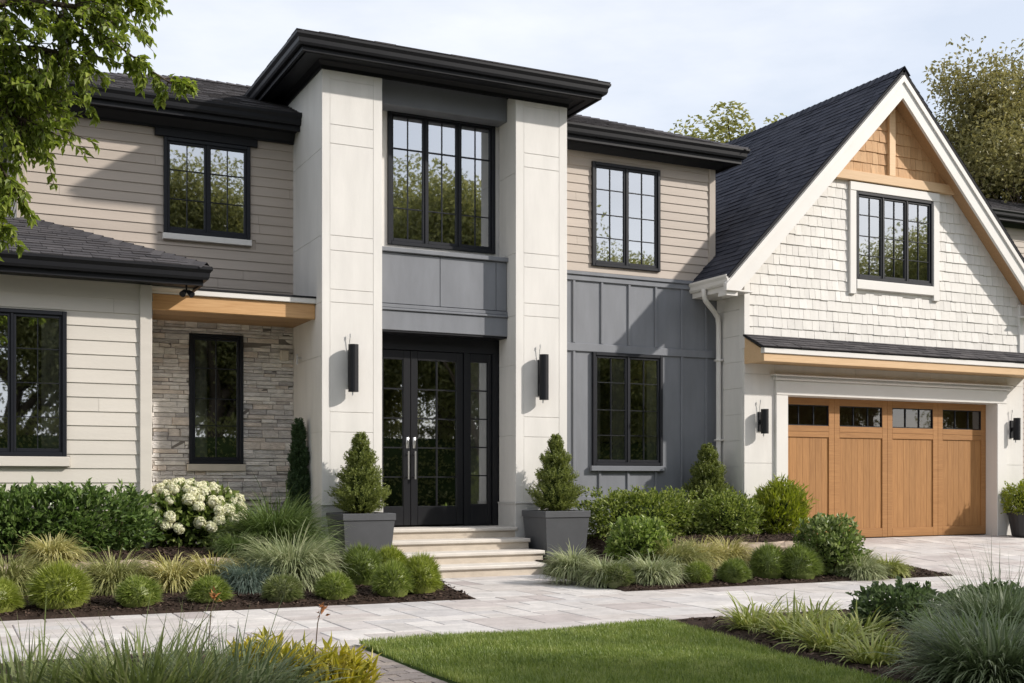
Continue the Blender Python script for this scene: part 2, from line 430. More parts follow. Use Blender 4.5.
def siding_side(g, x, y0, y1, z0, z1, ex, sgn=-1, t0=.006, t1=.018):
    """lapped boards on a wall facing -X (sgn=-1) or +X"""
    z = z0
    while z < z1 - 1e-4:
        zt = min(z + ex, z1)
        xa = x + sgn*t1; xb = x + sgn*(t1+(t0-t1)*(zt-z)/ex)
        g.add([(xa,y1,z),(xa,y0,z),(xb,y0,zt),(xb,y1,zt),(x,y1,z),(x,y0,z)], [(0,1,2,3),(4,5,1,0)])
        z = zt
def wall_shingles(g, xl, xr, z0, z1, y, ex, wmin, wmax, holes=(), jit=.006):
    """individual tapered shingles; xl, xr are functions of z giving the row's extent"""
    z = z0
    while z < z1 - 1e-4:
        zt = min(z + ex, z1)
        lo, hi = max(xl(z), xl(zt)), min(xr(z), xr(zt))
        lo2, hi2 = min(xl(z), xl(zt)), max(xr(z), xr(zt))
        x = lo2 - random.random()*.1
        while x < hi2:
            w = random.uniform(wmin, wmax)
            a0, b0 = max(x, lo), min(x + w - .005, hi)
            x += w
            if b0 - a0 < .02: continue
            dz = random.uniform(-jit, jit); th = random.uniform(.018, .026)
            for a, b, c, d in subtract((a0, b0, z+dz, zt+.012), holes):
                if b - a < .015: continue
                g.add([(a,y-th,c),(b,y-th,c),(b,y-.006,d),(a,y-.006,d),(a,y+.01,c),(b,y+.01,c),(b,y+.01,d),(a,y+.01,d)],
                      [(0,1,2,3),(4,5,1,0),(5,6,2,1),(7,4,0,3)])
        z = zt
def stone_veneer(g, x0, x1, z0, z1, y, holes=()):
    z = z0
    while z < z1 - .01:
        hh = min(random.choice([.045, .06, .06, .075, .09, .11]), z1 - z)
        x = x0 - random.random()*.2
        while x < x1:
            w = random.uniform(.12, .46) * (1.0 if hh < .08 else .8)
            a0, b0 = max(x, x0), min(x + w - .004, x1); x += w
            if b0 - a0 < .006: continue
            subs = [(a0, b0, z+.002, z+hh-.002)]
            if hh > .085 and random.random() < .45:
                k = random.uniform(.4, .6)
                subs = [(a0, b0, z+.002, z+hh*k-.002), (a0, b0, z+hh*k+.002, z+hh-.002)]
            for s in subs:
                for a, b, c, d in subtract(s, holes):
                    if b-a < .006 or d-c < .006: continue
                    t = random.uniform(.015, .05); j = lambda: random.uniform(-.006, .006); e = min(.006, (b-a)*.3, (d-c)*.3)
                    g.add([(a,y-t+.008,c),(b,y-t+.008,c),(b,y-t+.008,d),(a,y-t+.008,d),
                           (a+e,y-t+j(),c+e),(b-e,y-t+j(),c+e),(b-e,y-t+j(),d-e),(a+e,y-t+j(),d-e),
                           (a,y+.01,c),(b,y+.01,c),(b,y+.01,d),(a,y+.01,d)],
                          [(4,5,6,7),(0,1,5,4),(1,2,6,5),(2,3,7,6),(3,0,4,7),(8,9,1,0),(9,10,2,1),(10,11,3,2),(11,8,0,3)])
        z += hh
def roof_plane(gs, gb, O, U, V, poly, ex=.14, wmin=.16, wmax=.36, thick=.06):
    """courses of separate shingle tabs on a plane: O + u U + v V, inside a convex polygon given in (u, v)"""
    O, U, V = np.array(O, float), np.array(U, float), np.array(V, float)
    U /= np.linalg.norm(U); V /= np.linalg.norm(V); N = np.cross(U, V)
    if N[2] < 0: N = -N
    P = lambda u, v, n=0: O + u*U + v*V + n*N
    gb.prism([P(u, v, -thick) for u, v in poly], N*(thick - .004))
    vs = [p[1] for p in poly]; v = min(vs)
    def ext(v):
        xs = []
        for (u0, v0), (u1, v1) in zip(poly, poly[1:] + poly[:1]):
            if abs(v1-v0) < 1e-9:
                if abs(v-v0) < 1e-6: xs += [u0, u1]
            elif min(v0, v1) - 1e-9 <= v <= max(v0, v1) + 1e-9:
                xs.append(u0 + (u1-u0)*(v-v0)/(v1-v0))
        return (min(xs), max(xs)) if xs else None
    while v < max(vs) - .02:
        vt = min(v + ex, max(vs) - .001)
        e0, e1 = ext(v + 1e-4), ext(vt)
        if e0 is None or e1 is None: v = vt; continue
        u = min(e0[0], e1[0]) - random.random()*.2
        hi = max(e0[1], e1[1])
        while u < hi:
            w = random.uniform(wmin, wmax)
            a, b = u, u + w - .006; u += w
            al, bl = max(a, e0[0]), min(b, e0[1]); at, bt = max(a, e1[0]), min(b, e1[1])
            if bl - al < .01 and bt - at < .01: continue
            if bl < al: bl = al = min(max((al+bl)/2, e0[0]), e0[1])
            if bt < at: bt = at = min(max((at+bt)/2, e1[0]), e1[1])
            h = random.choice([.010, .013, .018]); dv = random.uniform(-.004, .004)
            gs.add([P(al, v-.012+dv, h), P(bl, v-.012+dv, h), P(bt, vt, .003), P(at, vt, .003), P(al, v-.012+dv, 0), P(bl, v-.012+dv, 0)],
                   [(0, 1, 2, 3), (4, 5, 1, 0)])
        v = vt

# ------------------------------------------------------------------ foliage helpers
def norm(a): return a / (np.linalg.norm(a, axis=-1, keepdims=True) + 1e-9)
def leaves(g, P, D, Nn, L, W, fold=.25, curl=0.0):
    """rhombic folded leaves: base point P, direction D, approximate normal Nn, length L, width W (arrays)"""
    n = len(P); D = norm(D)
    S = norm(np.cross(D, Nn)); Nn = np.cross(S, D)
    L = np.broadcast_to(L, n)[:, None]; W = np.broadcast_to(W, n)[:, None]
    mid = P + D*L*.45 + Nn*L*.04
    v = np.stack([P, mid + S*W*.5 + Nn*W*fold, P + D*L - Nn*L*curl, mid - S*W*.5 + Nn*W*fold], 1).reshape(-1, 3)
    i = np.arange(n)[:, None]*4
    g.add(v, np.concatenate([i + np.array([[0, 1, 2]]), i + np.array([[0, 2, 3]])]))
def blades(g, n, h, rbase, spread, width, seg=4, droop=1.0, hvar=.25, r=None, lean=(0, 0), az=None):
    """arching grass blades from a common clump"""
    r = r or rng
    a = r.uniform(0, 2*math.pi, n) if az is None else az
    rb = rbase*np.sqrt(r.uniform(0, 1, n))
    P = np.stack([rb*np.cos(a), rb*np.sin(a), np.zeros(n)], 1)
    a2 = a + r.normal(0, .5, n)
    th = spread*r.uniform(.05, 1, n)**.8
    L = h*(1 + r.normal(0, hvar, n)).clip(.4, 1.6)
    dr = droop*r.uniform(.4, 1.3, n)
    hd = np.stack([np.cos(a2), np.sin(a2), np.zeros(n)], 1)
    S = np.stack([-np.sin(a2), np.cos(a2), np.zeros(n)], 1)
    tw = r.normal(0, .5, n)[:, None]
    pts = [P]; cur = P.copy()
    for k in range(seg):
        t = th + dr*((k+.5)/seg)**1.6
        st = (L/seg)[:, None]
        cur = cur + st*(np.sin(t)[:, None]*hd + np.cos(t)[:, None]*np.array([0, 0, 1.])) + np.array([lean[0], lean[1], 0])*st*((k+1)/seg)
        pts.append(cur)
    vs = []
    wv = width*r.uniform(.7, 1.25, n)[:, None]
    for k, p in enumerate(pts):
        f = [.7, 1, .95, .75, .5, .3][min(5, round(k*4/seg))] if k < seg else .06
        w = wv*f*.5; sd_ = S + tw*.4*np.array([0, 0, 1.])
        vs += [p - sd_*w, p + sd_*w]
    v = np.stack(vs, 1).reshape(-1, 3); m = 2*(seg+1)
    i = np.arange(n)[:, None]*m
    g.add(v, np.concatenate([i + np.array([[2*k, 2*k+1, 2*k+3, 2*k+2]]) for k in range(seg)]))
def core(g, rx, ry, rz, zc, k=14, q=8):
    th = np.linspace(0, math.pi, q); ph = np.arange(k)*2*math.pi/k
    v = [(rx*math.sin(t)*math.cos(p), ry*math.sin(t)*math.sin(p), zc + rz*math.cos(t)) for t in th for p in ph]
    g.add(v, [(i*k+j, (i+1)*k+j, (i+1)*k+(j+1) % k, i*k+(j+1) % k) for i in range(q-1) for j in range(k)])
def mound_mesh(name, n, rad, h, m, wid=.006, seed=1):
    """tight round grass mound: fine blades radiating to a rounded surface"""
    r = np.random.default_rng(seed); g = Geo()
    core(g, rad*.74, rad*.74, h*.62, h*.25)
    u = r.uniform(-.35, 1, n); a = r.uniform(0, 2*math.pi, n); s = np.sqrt(1-u*u)
    d = np.stack([s*np.cos(a), s*np.sin(a), u], 1)
    e = np.array([rad, rad, h*.62]); c0 = np.array([0, 0, h*.38])
    lump = 1 + .05*np.sin(3*a+seed)*s + .05*np.sin(5*u+2*a)
    tip = c0 + d*e*(lump*r.uniform(.88, 1.08, n))[:, None] + r.normal(0, rad*.05, (n, 3))
    st = c0*.6 + d*e*.5 + r.normal(0, rad*.05, (n, 3))
    tip[:, 2] -= .10*h*(1-np.abs(u))
    tip[:, 2] = tip[:, 2].clip(.005); st[:, 2] = st[:, 2].clip(0)
    mid = (st+tip)/2 + np.array([0, 0, .06*h])
    S = norm(np.cross(tip-st, r.normal(0, 1, (n, 3)))); w = (wid*r.uniform(.6, 1.3, n)/2)[:, None]
    v = np.stack([st-S*w, st+S*w, mid-S*w, mid+S*w, tip], 1).reshape(-1, 3); i = np.arange(n)[:, None]*5
    g.add(v, i + np.array([[0, 1, 3, 2]])); g.add(np.zeros((0, 3)), np.zeros((0, 3), int)) if False else None
    g.f.append((i + np.array([[2, 3, 4]])) + (g.n - len(v)))
    me = g.mesh(name); me.materials.append(m)
    return me
def leafy(g, n, rad, p=2.0, zc=0, ls=.05, lw=.03, shell=.62, lump=.12, seed=1, up=.35, zmin=.02, lumpf=3.0):
    """leaves through the outer part of a lumpy (super)ellipsoid"""
    r = np.random.default_rng(seed)
    d = norm(r.normal(0, 1, (n, 3)))
    k = (np.abs(d)**p).sum(1)**(-1/p)
    d2 = d*k[:, None]
    ph = r.uniform(0, 6.28, 6)
    l = 1 + lump*(np.sin(lumpf*2.1*d[:, 0]*rad[0]/max(rad)+ph[0])*np.sin(lumpf*1.7*d[:, 1]+ph[1]) + .7*np.sin(lumpf*3.3*d[:, 0]*rad[0]/max(rad)+ph[2]+2*d[:, 2]) + .5*np.sin(lumpf*5*d[:, 2]+ph[3]+3*d[:, 0]))
    rr = (shell + (1-shell)*r.uniform(0, 1, n)**.7)*(1+r.normal(0, .035, n))
    P = d2*np.asarray(rad)*(l*rr)[:, None] + np.array([0, 0, zc])
    keep = P[:, 2] > zmin; P, d = P[keep], d[keep]; n = len(P)
    D = norm(d + r.normal(0, .55, (n, 3)) + np.array([0, 0, up]))
    Nn = norm(d + r.normal(0, .6, (n, 3)) + np.array([0, 0, .6]))
    leaves(g, P, D, Nn, ls*r.uniform(.65, 1.25, n), lw*r.uniform(.7, 1.2, n))
def sprigs(g, bases, dirs, length, nl, ls, lw, r, curl=.0):
    """leafy shoots"""
    n = len(bases); dirs = norm(dirs)
    t = np.linspace(.1, 1, nl)
    P = (bases[:, None] + dirs[:, None]*(t[None, :, None]*np.broadcast_to(length, n)[:, None, None])).reshape(-1, 3)
    D0 = np.repeat(dirs, nl, 0)
    D = norm(D0*.8 + norm(r.normal(0, 1, P.shape))*.8)
    leaves(g, P, D, norm(r.normal(0, .7, P.shape)+np.array([0, 0, 1.])), ls*r.uniform(.6, 1.2, len(P)), lw*r.uniform(.7, 1.2, len(P)), curl=curl)

def bedz(x, y):
    """height of the planting beds"""
    z = .03 + .13*min(max((y-11.25)/1.65, 0), 1)
    t = min(max((y-12.95)/.2, 0), 1); t = t*t*(3-2*t)
    a = min(max((4.45-x)/.35, 0), 1); b = min(max((x-8.25)/.35, 0), 1)
    z += .26*t*max(a, b)
    if x > 8: z *= min(1, .35 + max(0, (12.25 - x))*1.3) if x > 11.6 else 1
    return z
def drivez(y): return max(0.0, min(1.0, (y-11.3)/3.85))*.262

# ================================================================== THE SETTING
g = Geo(); g.add([(-400,-400,-.07),(400,-400,-.07),(400,500,-.07),(-400,500,-.07)], [(0,1,2,3)])
tag(obj('ground', g, M['ground']), kind='structure')

def ashlar(g, x0, x1, y0, y1, cell, zf, gap=.007, th=.05, sizes=((1,1),(2,1),(2,1),(1,2),(2,2),(3,2),(3,1),(2,2))):
    nx, ny = int(round((x1-x0)/cell)), int(round((y1-y0)/cell))
    occ = np.zeros((nx, ny), bool)
    for j in range(ny):
        for i in range(nx):
            if occ[i, j]: continue
            for w, h in random.sample(sizes, len(sizes)) + [(1, 1)]:
                if i+w <= nx and j+h <= ny and not occ[i:i+w, j:j+h].any(): break
            occ[i:i+w, j:j+h] = True
            a, b = x0+i*cell+gap/2, x0+(i+w)*cell-gap/2; c, d = y0+j*cell+gap/2, y0+(j+h)*cell-gap/2
            e = .006; dz = random.uniform(-.002, .002)
            za, zb = zf(c)+dz, zf(d)+dz
            g.add([(a,c,za-e),(b,c,za-e),(b,d,zb-e),(a,d,zb-e),(a+e,c+e,za),(b-e,c+e,za),(b-e,d-e,zb),(a+e,d-e,zb),
                   (a,c,za-th),(b,c,za-th),(b,d,zb-th),(a,d,zb-th)],
                  [(4,5,6,7),(0,1,5,4),(1,2,6,5),(2,3,7,6),(3,0,4,7),(8,9,1,0),(9,10,2,1),(10,11,3,2),(11,8,0,3)])
flat = lambda y: 0.0
g = Geo()
ashlar(g, -7.0, 11.76, 8.5, 11.3, .28, flat)
ashlar(g, 5.0, 7.52, 11.3, 13.82, .28, flat)
w = obj('walkway', g, M['paver']); tag(w, kind='structure')
g = Geo()
ashlar(g, 11.76, 18.76, 11.3, 15.22, .28, drivez)
ashlar(g, 11.76, 18.76, 8.5, 11.3, .28, flat)
ashlar(g, 9.24, 14.63, -6.9, 8.5, .385, flat)
tag(obj('driveway', g, M['paver']), kind='structure')
g = Geo()
for x0, x1, y0, y1 in ((-7,11.76,8.5,11.3),(5,7.52,11.3,13.8),(9.24,14.63,-6.9,8.5),(11.76,18.76,8.5,11.3)):
    g.add([(x0,y0,-.008),(x1,y0,-.008),(x1,y1,-.008),(x0,y1,-.008)], [(0,1,2,3)])
g.add([(11.76,11.3,-.008),(18.76,11.3,-.008),(18.76,15.4,.258),(11.76,15.4,.258)], [(0,1,2,3)])
tag(obj('paving_bed', g, M['joint']), kind='structure')
g = Geo(); y = -4.0
while y < 8.48:
    x = 1.86 + (.0 if int(round(y/.12)) % 2 else -.1)
    while x < 2.84:
        a, b = max(x, 1.86), min(x+.2, 2.84)
        if b-a > .03:
            dz = random.uniform(-.004, .003)
            g.box(a+.004, b-.004, y+.004, y+.116, -.06, -.012+dz)
        x += .2
    y += .12
tag(obj('path', g, M['brick']), kind='structure')
g = Geo(); g.add([(1.86,-4,-.024),(2.84,-4,-.024),(2.84,8.48,-.024),(1.86,8.48,-.024)], [(0,1,2,3)])
tag(obj('path_bed', g, M['joint']), kind='structure')

# lawn in front
LX = lambda y: 5.18 + (y-5.4)*.165          # the lawn's right edge
g = Geo(); rows = np.linspace(-3, 8.62, 60); cols = 24
vs = []
for y in rows:
    for t in np.linspace(0, 1, cols):
        x = 2.87 + (LX(y)-2.87)*t
        ed = min(t, 1-t)*(LX(y)-2.87); e2 = max(0, 8.62-y)
        yy = y - .14*(1-t) if y > 8.3 else y
        vs.append((x, yy, -.03 + .035*min(1, ed/.08, e2/.08) + .008*math.sin(3*x+2*y)))
g.add(vs, [(i*cols+j, i*cols+j+1, (i+1)*cols+j+1, (i+1)*cols+j) for i in range(len(rows)-1) for j in range(cols-1)])
tag(obj('lawn', g, M['lawn'], smooth=True), kind='structure')
r = np.random.default_rng(3)
def lawn_blades(n, y0, y1, hgt, wid):
    y = r.uniform(y0, y1, n); t = r.uniform(0, 1, n)
    x = 2.86 + (LX(y)-2.85)*t
    y = np.where(y > 8.3, y - .14*(1-t), y)
    P = np.stack([x, y, .0 + .008*np.sin(3*x+2*y)], 1)
    a = r.uniform(0, 6.28, n); hh = hgt*r.uniform(.55, 1.25, n)*(1+.25*np.sin(2.3*x+1.1*y)*np.sin(1.7*y-.8*x))
    ln = r.uniform(.1, .75, n)
    T = P + np.stack([np.cos(a)*ln*hh, np.sin(a)*ln*hh, hh], 1)
    S = np.stack([-np.sin(a), np.cos(a), 0*a], 1)*(wid*r.uniform(.7, 1.2, n)/2)[:, None]
    Q = (P+T)/2 + np.array([0, 0, .008])
    v = np.stack([P-S, P+S, Q+S*.8, Q-S*.8, T], 1).reshape(-1, 3); i = np.arange(n)[:, None]*5
    gl.add(v, i+np.array([[0, 1, 2, 3]])); gl.f.append(i+np.array([[3, 2, 4]])+gl.n-len(v))
gl = Geo()
lawn_blades(95000, 5.0, 8.64, .042, .0045)
lawn_blades(16000, 1.5, 5.0, .045, .008)
tag(obj('grass', gl, LM['grass']), 'short mown green lawn grass in the foreground', 'grass', kind='stuff')

# planting beds
def patch(name, c00, c10, c11, c01, nu, nv, zf, ed=.06):
    """bilinear patch; corners front-left, front-right, back-right, back-left"""
    g = Geo(); vs = []
    c00, c10, c11, c01 = map(np.array, (c00, c10, c11, c01))
    for b in np.linspace(0, 1, nv):
        for a in np.linspace(0, 1, nu):
            p = (1-b)*((1-a)*c00 + a*c10) + b*((1-a)*c01 + a*c11)
            z = zf(p[0], p[1])
            if a in (0, 1) or b == 0: z = -.02
            else: z += .012*math.sin(7*p[0]+3*p[1])*math.sin(5*p[1]-2*p[0])
            vs.append((p[0], p[1], z))
    g.add(vs, [(i*nu+j, i*nu+j+1, (i+1)*nu+j+1, (i+1)*nu+j) for i in range(nv-1) for j in range(nu-1)])
    return tag(obj(name, g, M['soil'], smooth=True), kind='structure')
LB = ((-5.0, 11.42), (5.12, 11.16), (5.36, 15.0), (-5.0, 16.4))
RB = ((6.86, 11.18), (11.92, 11.12), (12.25, 15.1), (7.42, 15.8))
patch('planting_bed', *LB, 90, 60, bedz)
patch('planting_bed', *RB, 70, 60, bedz)
patch('planting_bed', (-5.0, -3.0), (1.88, -3.0), (1.88, 8.5), (-5.0, 8.5), 40, 60, lambda x, y: .03)
patch('planting_bed', (3.9, -2.2), (9.3, -2.2), (9.3, 8.52), (5.66, 8.56), 40, 60, lambda x, y: .03)
# bark chips
def chips(n, c00, c10, c11, c01, zf, lo, hi, far=None):
    c00, c10, c11, c01 = map(np.array, (c00, c10, c11, c01))
    a = r.uniform(.008, .985, n)[:, None]; b = r.uniform(.006, 1, n)[:, None]
    p = (1-b)*((1-a)*c00 + a*c10) + b*((1-a)*c01 + a*c11)
    z = np.array([zf(x, y) for x, y in p]) + .012*np.sin(7*p[:, 0]+3*p[:, 1])*np.sin(5*p[:, 1]-2*p[:, 0])
    P = np.stack([p[:, 0], p[:, 1], z + r.uniform(-.004, .012, n)], 1)
    ax = r.uniform(0, 6.28, n)
    D = np.stack([np.cos(ax), np.sin(ax), r.normal(0, .35, n)], 1); D = norm(D)
    S = norm(np.cross(D, np.stack([r.normal(0, .35, n), r.normal(0, .35, n), np.ones(n)], 1)))
    L = r.uniform(lo, hi, n)[:, None]; W = L*r.uniform(.25, .6, n)[:, None]
    v = np.stack([P-D*L-S*W*.6, P+D*L-S*W, P+D*L*.8+S*W, P-D*L*.9+S*W], 1).reshape(-1, 3)
    gc.add(v, np.arange(n)[:, None]*4 + np.array([[0, 1, 2, 3]]))
gc = Geo()
chips(16000, (-.6, 11.38), (5.1, 11.17), (5.3, 13.2), (-.6, 13.2), bedz, .008, .024)
chips(13000, (6.88, 11.2), (11.88, 11.14), (12.0, 13.2), (7.2, 13.2), bedz, .008, .024)
chips(5000, (-1, 13.2), (5.3, 13.2), (5.3, 15.6), (-1, 15.6), bedz, .01, .03)
chips(5000, (7.3, 13.2), (12.0, 13.2), (12.2, 15), (7.4, 15.7), bedz, .01, .03)
chips(8000, (4.9, 3.5), (8, 3.5), (9, 8.5), (5.68, 8.52), lambda x, y: .03, .01, .024)
chips(4000, (-.5, 4.5), (1.86, 4.5), (1.86, 8.45), (-.5, 8.45), lambda x, y: .03, .01, .024)
tag(obj('mulch', gc, M['chips']), 'dark brown bark mulch spread over the planting beds', 'mulch', kind='stuff')

# ================================================================== THE HOUSE
house = thing('house', 'large two storey house with white entry columns, taupe siding, grey panels and white gabled garage', 'house', (8, 16.4, 0))

def window(x0, x1, z0, z1, y, cols, rows=(), vert=True, depth=.12, fr=.05, sash=.034, mt=.016, curtain=(), glass='glass', sill=None, room=1.0, label=None, vrows=None):
    """framed window in a wall facing -Y; cols: sash boundaries as fractions; rows: muntin heights (fractions from the bottom)"""
    yf = y - .035
    g = Geo()
    g.bbox(x0, x0+fr, yf, y+depth, z0, z1); g.bbox(x1-fr, x1, yf, y+depth, z0, z1)
    g.bbox(x0+fr, x1-fr, yf, y+depth, z1-fr, z1); g.bbox(x0+fr, x1-fr, yf, y+depth, z0, z0+fr)
    w = obj('window', g, M['frame'], house, label=label)
    ix0, ix1, iz0, iz1 = x0+fr, x1-fr, z0+fr, z1-fr
    cs = [ix0 + (ix1-ix0)*c for c in cols]
    gs, gg = Geo(), Geo()
    for a, b in zip(cs, cs[1:]):
        gm = Geo()
        a2 = a + (.011 if a > ix0+1e-6 else 0); b2 = b - (.011 if b < ix1-1e-6 else 0)
        ys = yf + .022
        gs.bbox(a2, a2+sash, ys, y+.06, iz0, iz1, .004); gs.bbox(b2-sash, b2, ys, y+.06, iz0, iz1, .004)
        gs.bbox(a2+sash, b2-sash, ys, y+.06, iz1-sash, iz1, .004); gs.bbox(a2+sash, b2-sash, ys, y+.06, iz0, iz0+sash*1.3, .004)
        pa, pb, pc, pd = a2+sash, b2-sash, iz0+sash*1.3, iz1-sash
        gg.add([(pa-.01, y+.012, pc-.01), (pb+.01, y+.012, pc-.01), (pb+.01, y+.012, pd+.01), (pa-.01, y+.012, pd+.01)], [(0, 1, 2, 3)])
        if vert:
            v0 = pc
            m = (pa+pb)/2; gm.box(m-mt/2, m+mt/2, y-.004, y+.011, v0, pd)
        for q in rows:
            zz = pc + (pd-pc)*q
            k = mt*1.5 if (vrows is not None and abs(q-vrows) < 1e-6) else mt
            gm.box(pa, pb, y-.006, y+.0105, zz-k/2, zz+k/2)
        obj('muntins', gm, M['frame'], w)
    for c in cs[1:-1]:
        gs.box(c-.011, c+.011, yf+.008, y+.06, iz0, iz1)
    obj('sash', gs, M['frame'], w); obj('glass', gg, M[glass], w)
    for a, b in curtain:
        xa, xb = ix0+(ix1-ix0)*a, ix0+(ix1-ix0)*b
        gc_ = Geo(); n = max(12, int((xb-xa)/.02)); xs = np.linspace(xa, xb, n)
        yy = y+.075+.025*np.sin(np.arange(n)*1.25)+.012*np.sin(np.arange(n)*.53)
        v = [(x, q, z) for z in (z0-.05, z1+.05) for x, q in zip(xs, yy)]
        gc_.add(v, [(i, i+1, n+i+1, n+i) for i in range(n-1)])
        obj('curtain', gc_, M['curtain'], w, smooth=True)
    # the dark room behind
    gr = Geo(); o = .25; X0, X1, Z0, Z1, Y0, Y1 = x0-o, x1+o, z0-.3, z1+.2, y+depth+.002, y+depth+room
    gr.add([(X0,Y0,Z0),(X1,Y0,Z0),(X1,Y1,Z0),(X0,Y1,Z0),(X0,Y0,Z1),(X1,Y0,Z1),(X1,Y1,Z1),(X0,Y1,Z1)], [(0,1,2,3),(4,7,6,5),(1,5,6,2),(2,6,7,3),(3,7,4,0)])
    obj('room', gr, M['dark'], w)
    if sill:
        s = Geo(); e, hh, mtl = sill; s.bbox(x0-e, x1+e, y-.055, y+.01, z0-hh, z0-.003, .006); obj('sill', s, M[mtl], w)
    return w
def eave(path, prof_c, prof_g, m='black', names=('cornice', 'gutter')):
    g = Geo(); g.sweep(path, prof_c); c = obj(names[0], g, M[m], house)
    g = Geo(); g.sweep(path, prof_g); obj(names[1], g, M[m], house)
def eave_profile(zs, zg, oh, fz, fo=.05):
    """soffit height, gutter top, overhang, bottom of the frieze"""
    c = [(0, fz), (fo, fz), (fo, zs-.10), (fo+.05, zs-.035), (fo+.07, zs), (oh-.135, zs), (oh-.135, zs-.03), (oh-.10, zs-.03), (oh-.10, zg-.03), (0, zg-.03)]
    gt = [(oh-.096, zg-.15), (oh-.05, zg-.15), (oh-.035, zg-.12), (oh-.03, zg-.07), (oh-.004, zg-.035), (oh, zg-.03), (oh, zg), (oh-.015, zg), (oh-.015, zg-.02), (oh-.096, zg-.02)]
    return c, gt

# ---- upper left wall
H_UL = (2.736, 3.919, 4.62, 5.93)
g = Geo(); wall(g, .91, 4.54, .3, 6.2, 16.42, 16.56, [H_UL, (3.08, 3.82, 1.475, 3.27)])
g.box(.91, 1.05, 16.56, 21.6, .3, 6.2); g.box(.91, 11.4, 21.5, 21.6, .3, 6.2); g.box(4.4, 4.54, 16.56, 21.6, .3, 6.2)
siding(g, 1.0, 4.54, 3.66, 6.12, 16.42, .134, [H_UL, (2.6, 4.02, 5.9, 6.2), (2.66, 4.0, 4.5, 4.63)])
siding_side(g, .91, 16.42, 21.6, .4, 6.12, .134)
obj('upper_wall', g, M['taupe_siding'], house, label='taupe lapped siding of the left upper storey')
g = Geo(); g.bbox(.885, 1.0, 16.385, 16.5, 3.6, 6.12); obj('corner_board', g, M['taupe_trim'], house)
window(*H_UL, 16.4, (0, .5, 1), (.34, .69), sill=(.015, .085, 'white_trim'), mt=.011)
g = Geo(); g.bbox(2.62, 4.02, 16.36, 16.42, 5.935, 6.10); obj('window_header', g, M['black'], house)
c, gt = eave_profile(6.17, 6.36, .46, 6.04)
eave([(.91, 21.6), (.91, 16.4), (4.56, 16.4)], c, gt)

# ---- main roofs
def hip_roof(x0, x1, ye, ze, pitch, run, hipL, hipR, m='roof'):
    gs, gb = Geo(), Geo()
    zr = ze + pitch*run; sl = math.hypot(run, run*pitch)
    a = run if hipL else 0; b = run if hipR else 0
    V = np.array([0, run, run*pitch])
    roof_plane(gs, gb, (x0, ye, ze), (1, 0, 0), V, [(0, 0), (x1-x0, 0), (x1-x0-b, sl), (a, sl)])
    roof_plane(gs, gb, (x0, ye+2*run, ze), (1, 0, 0), V*np.array([1, -1, 1]), [(0, 0), (x1-x0, 0), (x1-x0-b, sl), (a, sl)])
    if hipL: roof_plane(gs, gb, (x0, ye, ze), (0, 1, 0), (run, 0, run*pitch), [(0, 0), (2*run, 0), (run, sl)])
    if hipR: roof_plane(gs, gb, (x1, ye, ze), (0, 1, 0), (-run, 0, run*pitch), [(0, 0), (2*run, 0), (run, sl)])
    ro = obj('roof', gs, M[m], house); obj('roof_deck', gb, M['roof_base'], ro)
    # ridge and hip caps
    cp = Geo()
    def cap(p, q):
        p, q = np.array(p, float), np.array(q, float); n = max(2, int(np.linalg.norm(q-p)/.16)); d = (q-p)/n
        s = np.cross(d, (0, 0, 1)); s = s/np.linalg.norm(s)*.12
        for i in range(n):
            A, B = p+d*i, p+d*(i+1.15); up = np.array([0, 0, .026]); u2 = np.array([0, 0, .014])
            cp.add([A-s-np.array([0,0,.03]), A+up+u2, A+s-np.array([0,0,.03]), B-s-np.array([0,0,.03]), B+up, B+s-np.array([0,0,.03])], [(0,1,4,3),(1,2,5,4)])
    yr = ye+run
    cap((x0+a, yr, zr), (x1-b, yr, zr))
    if hipL: cap((x0, ye, ze), (x0+a, yr, zr)); cap((x0, ye+2*run, ze), (x0+a, yr, zr))
    if hipR: cap((x1, ye, ze), (x1-b, yr, zr)); cap((x1, ye+2*run, ze), (x1-b, yr, zr))
    obj('ridge_cap', cp, M[m], ro)
hip_roof(.47, 6.4, 15.96, 6.365, .42, 3.05, True, False)
hip_roof(5.4, 11.84, 15.42, 6.63, .41, 3.1, False, True)

# ---- lower left wing
H_LL = (-.62, 1.36, 1.53, 3.26)
g = Geo(); wall(g, -4.5, 2.34, .2, 3.65, 14.92, 15.04, [H_LL]); g.box(2.2, 2.34, 15.04, 16.4, .2, 3.62)
siding(g, -4.5, 2.20, .36, 3.655, 14.92, .172, [H_LL, (-.7, 1.40, 1.40, 1.54)])
siding_side(g, 2.34, 14.9, 16.4, .36, 3.62, .172, 1)
obj('lower_wall', g, M['cream_siding'], house, label='cream lapped siding of the single storey left wing')
g = Geo(); g.bbox(2.20, 2.345, 14.872, 15.0, .2, 3.65); obj('corner_board', g, M['cream_siding'], house)
window(*H_LL, 14.9, (0, .353, .706, 1), (.24, .5, .76), sill=(.03, .12, 'cream_siding'), curtain=[(.88, 1.0), (.0, .12)], mt=.009)
c, gt = eave_profile(3.655, 3.84, .5, 3.60, .03)
c = [(0, 3.655)] + c[5:]
eave([(-4.5, 14.9), (2.49, 14.9), (2.49, 16.4)], c, gt)
g = Geo(); g.box(2.342, 2.85, 14.93, 16.4, 3.636, 3.652); obj('side_soffit', g, M['cream_siding'], house)
gs, gb = Geo(), Geo()
run, pt = 1.98, .40; sl = math.hypot(run, run*pt)
roof_plane(gs, gb, (-4.5, 14.42, 3.845), (1, 0, 0), (0, run, run*pt), [(0, 0), (7.47, 0), (7.47-run, sl), (0, sl)])
roof_plane(gs, gb, (2.97, 14.42, 3.845), (0, 1, 0), (-run, 0, run*pt), [(0, 0), (run, 0), (run, sl)])
